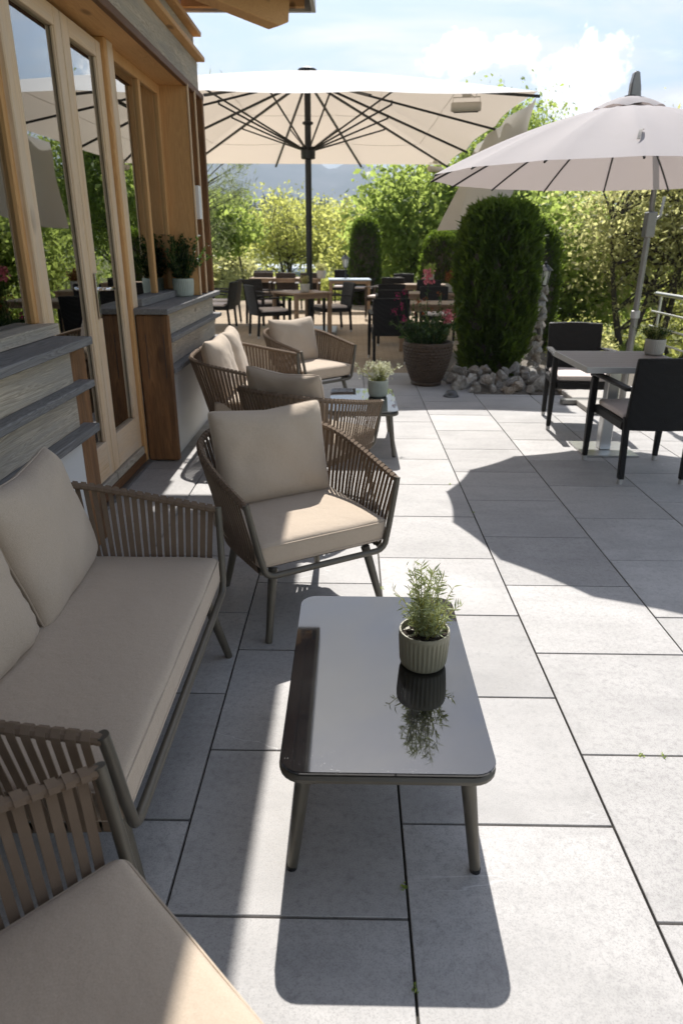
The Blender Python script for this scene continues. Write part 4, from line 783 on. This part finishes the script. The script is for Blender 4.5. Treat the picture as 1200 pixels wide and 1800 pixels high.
m_ = MB(); m_.box(-.62, .40, -.045, .045, .005, .05); m_.box(-.045, .045, -.44, -.046, .005, .05); m_.box(-.045, .045, .046, .44, .005, .05); m_.build('foot_frame', 'metal_pole', Q, .004)
for sx, sy in ((-1, -1), (1, -1), (-1, 1), (1, 1)): m_ = MB(); m_.box(sx * .27 - .21, sx * .27 + .21, sy * .27 - .21, sy * .27 + .21, .004, .055); m_.build('weight_slab', 'concrete', Q, .006)

# ---------------------------------------------------------------- plants
def thuja(loc, rx, h, n, label, seed, mat='leaf_thuja', lsize=.05, prof=None):
    t = empty('thuja', loc, 0, label, 'shrub', 'clipped thujas'); rng = np.random.default_rng(seed)
    pf = prof or (lambda q: np.interp(q, [0, .08, .35, .62, .82, .93, 1], [.86, .90, .98, 1.0, .90, .68, .16]))
    def rad(q, a): return rx * pf(q) * (1 + .04 * np.sin(a * 3 + seed) + .05 * np.sin(a * 5 + q * 9))
    core = MB(); ns_ = 24
    for j in range(14):
        for k in range(ns_): a = 2 * math.pi * k / ns_; r_ = float(rad(j / 13, a)) * .90; core.v.append((r_ * math.cos(a), r_ * math.sin(a), .03 + h * .965 * j / 13))
    core.f = [(j * ns_ + k, j * ns_ + (k + 1) % ns_, (j + 1) * ns_ + (k + 1) % ns_, (j + 1) * ns_ + k) for j in range(13) for k in range(ns_)] + [tuple(13 * ns_ + k for k in range(ns_))]
    core.build('inner_twigs', 'bark', t)
    q = rng.uniform(0, 1, n) ** .93; a = rng.uniform(0, 2 * math.pi, n); R0 = rad(q, a); C0 = np.stack([R0 * np.cos(a), R0 * np.sin(a), h * q], 1)
    clump = np.array([noise.noise(Vector(c) * 9. + Vector((seed * 3., 0, 0))) + .6 * noise.noise(Vector(c) * 21.) for c in C0]); r_ = R0 * .93 + .07 * clump + .018 * rng.normal(size=n) + np.where(rng.uniform(size=n) < .02, .04, 0)
    C = np.stack([r_ * np.cos(a), r_ * np.sin(a), h * q + .02 * rng.normal(size=n)], 1); top = rng.uniform(size=n) < .09; C[top, :2] *= rng.uniform(0, 1, top.sum())[:, None] ** .5; C[top, 2] = h * np.interp(np.hypot(C[top, 0], C[top, 1]) / rx, [0, .3, .66, .86, 1], [1.0, .99, .955, .88, .76]) + .03 * rng.normal(size=top.sum()) + .02
    keep = clump > -.36; C = C[keep]; a = a[keep]; n = len(C)
    ax = np.stack([np.cos(a) * .6, np.sin(a) * .6, np.full(n, .9)], 1); ax /= np.linalg.norm(ax, axis=1)[:, None]
    ob('foliage', leaf_mesh('foliage', C, lsize, rng, .30, .2, ax, .45, .55), mat, t)
    big = rng.choice(n, n // 9, replace=False); Cb = C[big] * np.array([1.015, 1.015, 1.0]) + rng.normal(size=(len(big), 3)) * .012; axb = ax[big] * np.array([1.3, 1.3, .75]); axb /= np.linalg.norm(axb, axis=1)[:, None]
    ob('sprays', leaf_mesh('sprays', Cb, lsize * 1.9, rng, .22, .1, axb, .5, .62), mat, t)
    s_ = MB(); s_.tube([(0, 0, -.05), (0, 0, h * .6)], [.06, .03], 8); s_.build('trunk', 'bark', t)
thuja((1.76, 8.78, 0), .50, 1.97, 64000, 'large clipped dark green thuja column behind the stone border', 1, lsize=.054, prof=lambda q: np.interp(q, [0, .06, .3, .55, .78, .90, .97, 1], [.66, .70, .90, 1.0, .97, .87, .70, .45])); thuja((2.80, 11.0, -.03), .33, 1.82, 22000, 'narrower thuja column behind the large one on its right', 2, lsize=.045); thuja((.36, 19.4, -.06), .42, 2.2, 16000, 'dark thuja column beyond the far tables near the lantern', 3, lsize=.06); thuja((2.1, 17.2, -.06), .46, 1.85, 16000, 'dark rounded thuja behind the hanging cloth', 4, lsize=.06)

def tree(name, loc, h, cc, cr, nclump, nleaf, lsize, mat, label, seed, trunk=.06, aspect=.5, stems=1, clump=.28, cat='tree', group='garden trees', up=.2, hollow=.35, lean=(0, 0), barkm='bark'):
    """trunk(s) and limbs grown towards leaf clumps scattered through an ellipsoid crown"""
    t = empty(name, loc, 0, label, cat, group); rng = np.random.default_rng(seed); cc = np.array(cc, float); cr = np.array(cr, float); cl_ = []
    while len(cl_) < nclump:
        p = rng.uniform(-1, 1, 3); d = np.linalg.norm(p)
        if hollow < d < 1 and noise.noise(Vector(p * 1.7) + Vector((seed, 0, 0))) > -.22: cl_.append(cc + p * cr * (1 + .12 * rng.normal()))
    cl_ = np.array(cl_); wd = MB(); st = []
    for s_ in range(stems):
        a = rng.uniform(0, 6.28); b0 = np.array([.12 * (stems > 1) * math.cos(a) * stems * .6, .12 * (stems > 1) * math.sin(a) * stems * .6, -.05]); tp_ = cc + rng.normal(size=3) * cr * (.12 if stems == 1 else .32); tp_[2] = cc[2] + cr[2] * .35; m_ = (b0 + tp_) / 2 + np.append(rng.normal(size=2) * .10 * h * .4, 0)
        pts_ = [b0 * (1 - u) ** 2 + 2 * m_ * u * (1 - u) + tp_ * u * u for u in np.linspace(0, 1, 9)]; wd.tube(pts_, [trunk * (1 - .75 * k / 8) for k in range(9)], 8); st.append(pts_)
    trunk_o = wd.build('trunk', barkm, t, 0, True); br_ = MB()
    for i, c in enumerate(cl_):
        pts_ = st[rng.integers(stems)]; k = int(np.argmin([np.linalg.norm(c - p) + max(0, p[2] - c[2]) * 1.5 for p in pts_[2:]])) + 2; k = max(2, k - 1); s0 = pts_[k]; m_ = (s0 + c) / 2 + rng.normal(size=3) * .08 * np.linalg.norm(c - s0) + np.array([0, 0, .08 * np.linalg.norm(c - s0)])
        br_.tube([s0 * (1 - u) ** 2 + 2 * m_ * u * (1 - u) + c * u * u for u in np.linspace(0, 1, 5)], [trunk * .36 * (1 - .85 * q / 4) for q in range(5)], 5)
    br_.build('branches', barkm, trunk_o, 0, True)
    per = max(1, nleaf // nclump); C = np.repeat(cl_, per, 0); off = rng.normal(size=C.shape).clip(-1.5, 1.5); C = C + off * (clump * cr.mean()) * np.array([1, 1, .7]) * (.5 + rng.uniform(size=(len(C), 1)))
    ob('crown', leaf_mesh('crown', C, lsize, rng, aspect, up, None, .5), mat, t); return t
tree('walnut_tree', (1.75, 22.3, -.1), 4, (.05, 0, 2.35), (1.75, 1.5, 1.5), 80, 12000, .17, 'leaf_green', 'bright green broadleaf tree left of the hanging cloth, in front of the mountains', 41, .09, .5, up=-.3)
tree('shrub_tree', (-2.75, 30, -.3), 4.5, (0, 0, 2.05), (1.8, 1.6, 1.5), 70, 8500, .13, 'leaf_yellow', 'airy yellow green tree left of the umbrella pole', 42, .07, .45, 3, group='yellow green shrubs')
tree('shrub_tree', (-.3, 31, -.3), 4.5, (0, 0, 1.95), (1.8, 1.6, 1.45), 70, 8500, .13, 'leaf_yellow', 'airy yellow green tree right of the umbrella pole', 43, .07, .45, 3, group='yellow green shrubs')
tree('apple_tree', (-3.35, 23, -.1), 3, (-.45, 0, 2.25), (1.05, 1.0, .75), 34, 4200, .15, 'leaf_green', 'small bright tree with thin trunk just right of the building corner', 44, .05, .55, up=-.2)
tree('tall_tree', (4.9, 24.5, -.6), 7, (0, 0, 3.9), (1.75, 1.7, 2.2), 110, 24000, .12, 'leaf_green', 'tall green tree rising behind the gap between the two parasols', 45, .12, .5)
tree('leafy_tree', (4.75, 15.3, -.9), 4, (0, 0, 2.1), (1.35, 1.3, 1.6), 90, 16000, .12, 'leaf_green', 'full bright green tree right of the thuja columns', 46, .08, .5)
tree('multi_stem_tree', (5.35, 13.1, -.7), 4, (.25, 0, 2.55), (1.5, 1.3, 1.35), 110, 22000, .075, 'leaf_olive', 'olive leaved tree with dark forked stems behind the parasol mast', 47, .075, .5, 4, hollow=.2)
tree('multi_stem_tree', (7.6, 12.3, -1.2), 4, (0, 0, 2.9), (1.7, 1.5, 1.7), 80, 11000, .085, 'leaf_olive', 'olive leaved tree beyond the railing at the right edge', 48, .075, .5, 3)
tree('feathery_tree', (-4.6, 20.6, -.1), 7, (.35, 0, 3.6), (1.3, 1.2, 2.9), 60, 6500, .15, 'leaf_conifer', 'feathery sparse tree peeping past the end of the building', 49, .06, .10, up=-.1, clump=.12)
for i, (x, y, h_, r_, mt, lb) in enumerate(((-6.2, 32, 2.6, 1.5, 'leaf_yellow', 'pale round bush far left beyond the low cover'), (-4.6, 27, 1.4, .9, 'leaf_olive', 'grey green bush in front of the low cover'), (2.6, 34, 4.2, 2.2, 'leaf_yellow', 'yellow green tree far behind the bright walnut tree'), (5.2, 36, 4.0, 2.2, 'leaf_yellow', 'pale tree far behind the hanging cloth'), (8.5, 28, 5.0, 2.6, 'leaf_green', 'broad tree far right behind the leafy tree'), (9.0, 19.5, 4.2, 2.2, 'leaf_yellow', 'yellow green tree between the right hand trees'), (12.5, 24, 5.2, 2.6, 'leaf_olive', 'olive tree at the far right horizon'), (3.6, 27, 3.6, 1.7, 'leaf_green', 'dense green tree directly behind the large thuja'), (.55, 26, 3.0, 1.5, 'leaf_yellow', 'pale bush behind the dark far thuja'))):
    tree('background_tree', (x, y, gz(x, y) - .1), h_, (0, 0, h_ * .55), (r_, r_, h_ * .46), 46, 6000, .15, mt, lb, 60 + i, .07, .5, 2, group='background trees')
for i, (x, y, wh) in enumerate(((-8.5, 3, 'behind the building, seen through the door glass'), (-8.8, 7.5, 'behind the far end of the building'), (-8.6, -1.5, 'behind the near end of the building'))):
    tree('background_tree', (x, y, -.1), 3.4, (0, 0, 1.7), (1.8, 2.6, 1.6), 40, 5000, .16, 'leaf_green', 'green tree ' + wh, 80 + i, .08, .5, group='trees seen through the glass')
# low plants at the yard edges
def bush(loc, r, h, n, ls, mat, label, seed, cat='bush', asp=.45):
    t = empty('low_bush', loc, 0, label, cat, 'low bushes at the yard edge'); rng = np.random.default_rng(seed); u = rng.normal(size=(n, 3)); u /= np.linalg.norm(u, axis=1)[:, None]; u[:, 2] = np.abs(u[:, 2]); rr = rng.uniform(.45, 1.05, n)[:, None]; C = u * rr * np.array([r, r, h]) * (1 + .18 * np.sin(u[:, :1] * 9 + u[:, 1:2] * 7))
    ob('foliage', leaf_mesh('foliage', C, ls, rng, asp, .4), mat, t); s_ = MB()
    for q in range(7): a = q * .9; s_.tube([(0, 0, -.03), (r * .5 * math.cos(a), r * .5 * math.sin(a), h * .6)], [.012, .005], 5)
    s_.build('stems', 'bark', t)
bush((-3.3, 21.3, -.06), .75, .9, 2600, .08, 'leaf_olive', 'grey green bush at the left end of the brick paving', 91); bush((-2.55, 21.6, -.06), .4, .95, 1400, .09, 'leaf_yellow', 'yellow green bush behind the far left chairs', 92); bush((1.0, 21.2, -.06), .7, .8, 2400, .09, 'leaf_green', 'green bush below the walnut tree', 93); bush((3.2, 9.6, 0), .45, .5, 2600, .05, 'leaf_olive', 'low bush behind the parasol foot', 94); bush((3.0, 13.2, -.05), .8, .8, 3000, .08, 'leaf_green', 'green bush at the foot of the leafy tree', 95); bush((3.5, 10.8, 0), .5, .45, 1800, .05, 'leaf_yellow', 'pale low bush near the railing end', 96); bush((-.9, 21.9, -.06), .8, .9, 2600, .09, 'leaf_yellow', 'yellow green bush behind the far table', 97); bush((.85, 11.6 + 10, -.06), .5, .9, 1500, .08, 'leaf_yellow', 'pale bush right of the far lantern', 98)
# small weeds in the slab joints
random.seed(77)
wd = empty('joint_weeds', (0, 0, 0), 0, 'tiny green weeds sprouting from the slab joints', 'weeds'); rng = np.random.default_rng(7)
C = np.concatenate([np.array(p) + rng.normal(size=(9, 3)) * (.007, .007, .003) + (0, 0, .005) for p in ((.157, 1.02, 0), (.157, 1.27, 0), (.95, 1.77, 0), (1.02, 1.77, 0), (.757, 3.9, 0), (.69, 4.43, 0), (.157, 2.9, 0))]); ob('leaves', leaf_mesh('leaves', C, .010, rng, .6, .8), 'leaf_green', wd)
# grass along the yard edge
rng = np.random.default_rng(9); n = 26000; X = np.concatenate([rng.uniform(-9, 4, n // 2), rng.uniform(4.2, 10, n // 2)]); Y = np.concatenate([rng.uniform(20.5, 26, n // 2), rng.uniform(8, 18, n // 2)]); Z = np.array([gz(a, b_) for a, b_ in zip(X, Y)]) + .05
ax = np.tile(np.array([[0, 0, 1.]]), (n, 1)); kind(ob('grass', leaf_mesh('grass', np.stack([X, Y, Z], 1), .13, rng, .07, .8, ax, .4, .55), 'grass_blade'), 'stuff')['label'] = 'tufts of meadow grass beyond the paving'

# ---------------------------------------------------------------- far things
tn = empty('low_cover', (-6.0, 36, -.55), 0, 'long low white and pale blue cover behind the shrubs at left', 'cover'); m_ = MB()
for j in range(2):
    for k in range(9): a = math.pi * k / 8; m_.v.append((-4.5 + 9 * j, -.9 * math.cos(a), .55 + .55 * math.sin(a)))
m_.f = [(k, k + 1, k + 10, k + 9) for k in range(8)] + [tuple(range(9)), tuple(range(17, 8, -1))]; m_.build('cover_sheet', 'cover_white', tn); m_ = MB(); m_.box(-4.5, 4.5, -.92, .92, 0, .549); m_.build('wall', 'plaster_white', tn)
for k in range(7): m_ = MB(); m_.tube([(-4.4 + k * 1.466, -.92 * math.cos(math.pi * q / 8), .55 + .57 * math.sin(math.pi * q / 8)) for q in range(9)], .02, 5); m_.build('hoop', 'alu', tn)
def ridge(name, y0, depth, x0, x1, prof, mat, seed, nx_=150, ny_=26, rough=.10):
    m_ = MB(); xs_ = np.linspace(x0, x1, nx_); px, pz = zip(*prof)
    for j in range(ny_):
        v_ = j / (ny_ - 1); sh = math.sin(math.pi * min(1, v_ * 1.0)) if v_ < .5 else math.sin(math.pi * v_)
        for x in xs_:
            hh = np.interp(x, px, pz); nz = sum(noise.noise(Vector((x / (depth * .25) * 2 ** o + seed, v_ * 5 * 2 ** o, o))) / 2 ** o for o in range(4)); m_.v.append((x, y0 + depth * v_, -2 + max(0, sh) ** .8 * hh * (1 + rough * nz * (1 - abs(v_ - .5) * .8))))
    m_.f = [(j * nx_ + i, j * nx_ + i + 1, (j + 1) * nx_ + i + 1, (j + 1) * nx_ + i) for j in range(ny_ - 1) for i in range(nx_ - 1)]
    return kind(m_.build(name, mat, None, 0, True))
ridge('mountain_ridge', 2600, 1500, -3000, 2600, [(-3000, 330), (-1500, 350), (-700, 372), (-420, 378), (-200, 352), (-130, 322), (-90, 295), (-20, 318), (40, 320), (140, 285), (400, 210), (900, 160), (2600, 110)], 'mountain_rock', 3)
ridge('mountain_ridge', 1500, 700, -1900, 1600, [(-1900, 190), (-800, 165), (-500, 150), (-330, 128), (-200, 105), (0, 92), (150, 84), (500, 78), (1600, 60)], 'mountain_rock', 8, 130, 20)
ridge('forest_hill', 330, 300, -520, 600, [(-520, 34), (-200, 31), (-120, 27), (-60, 22), (0, 18), (120, 16), (600, 14)], 'forest_hill_mat', 12, 90, 16, .15)
rng = np.random.default_rng(14); fo = MB()
for k in range(1500):
    x = rng.uniform(-260, 200); y = rng.uniform(300, 470); base = np.interp(x, [-260, -120, -60, 0, 200], [32, 27, 22, 18, 15]) * max(0, math.sin(math.pi * min(1, (y - 330) / 300))) ** .8 - 2 if y > 330 else -2; h_ = rng.uniform(6, 12); r_ = h_ * .2
    vs = [(x + r_ * math.cos(a), y + r_ * math.sin(a), base + h_ * .08) for a in np.linspace(0, 6.28, 7)[:-1]] + [(x, y, base + h_)]; fo.add(vs, [(i, (i + 1) % 6, 6) for i in range(6)])
f_ = kind(fo.build('conifer_forest', 'forest_hill_mat'), 'stuff'); f_['label'] = 'distant conifer forest on the hillside'
# hazy valley air
hz = MB(); hz.box(-3300, 3300, -450, 4350, -9, 430); hm = bpy.data.materials.new('haze_air'); hm.use_nodes = True; ht = hm.node_tree; ht.nodes.clear(); pv = ht.nodes.new('ShaderNodeVolumePrincipled'); pv.inputs['Color'].default_value = (.60, .69, .80, 1); pv.inputs['Density'].default_value = .00048; pv.inputs['Anisotropy'].default_value = .0; ho = ht.nodes.new('ShaderNodeOutputMaterial'); ht.links.new(pv.outputs[0], ho.inputs['Volume']); MAT['haze_air'] = hm
kind(hz.build('haze', 'haze_air'), 'stuff')['label'] = 'pale blue summer haze in the valley air'
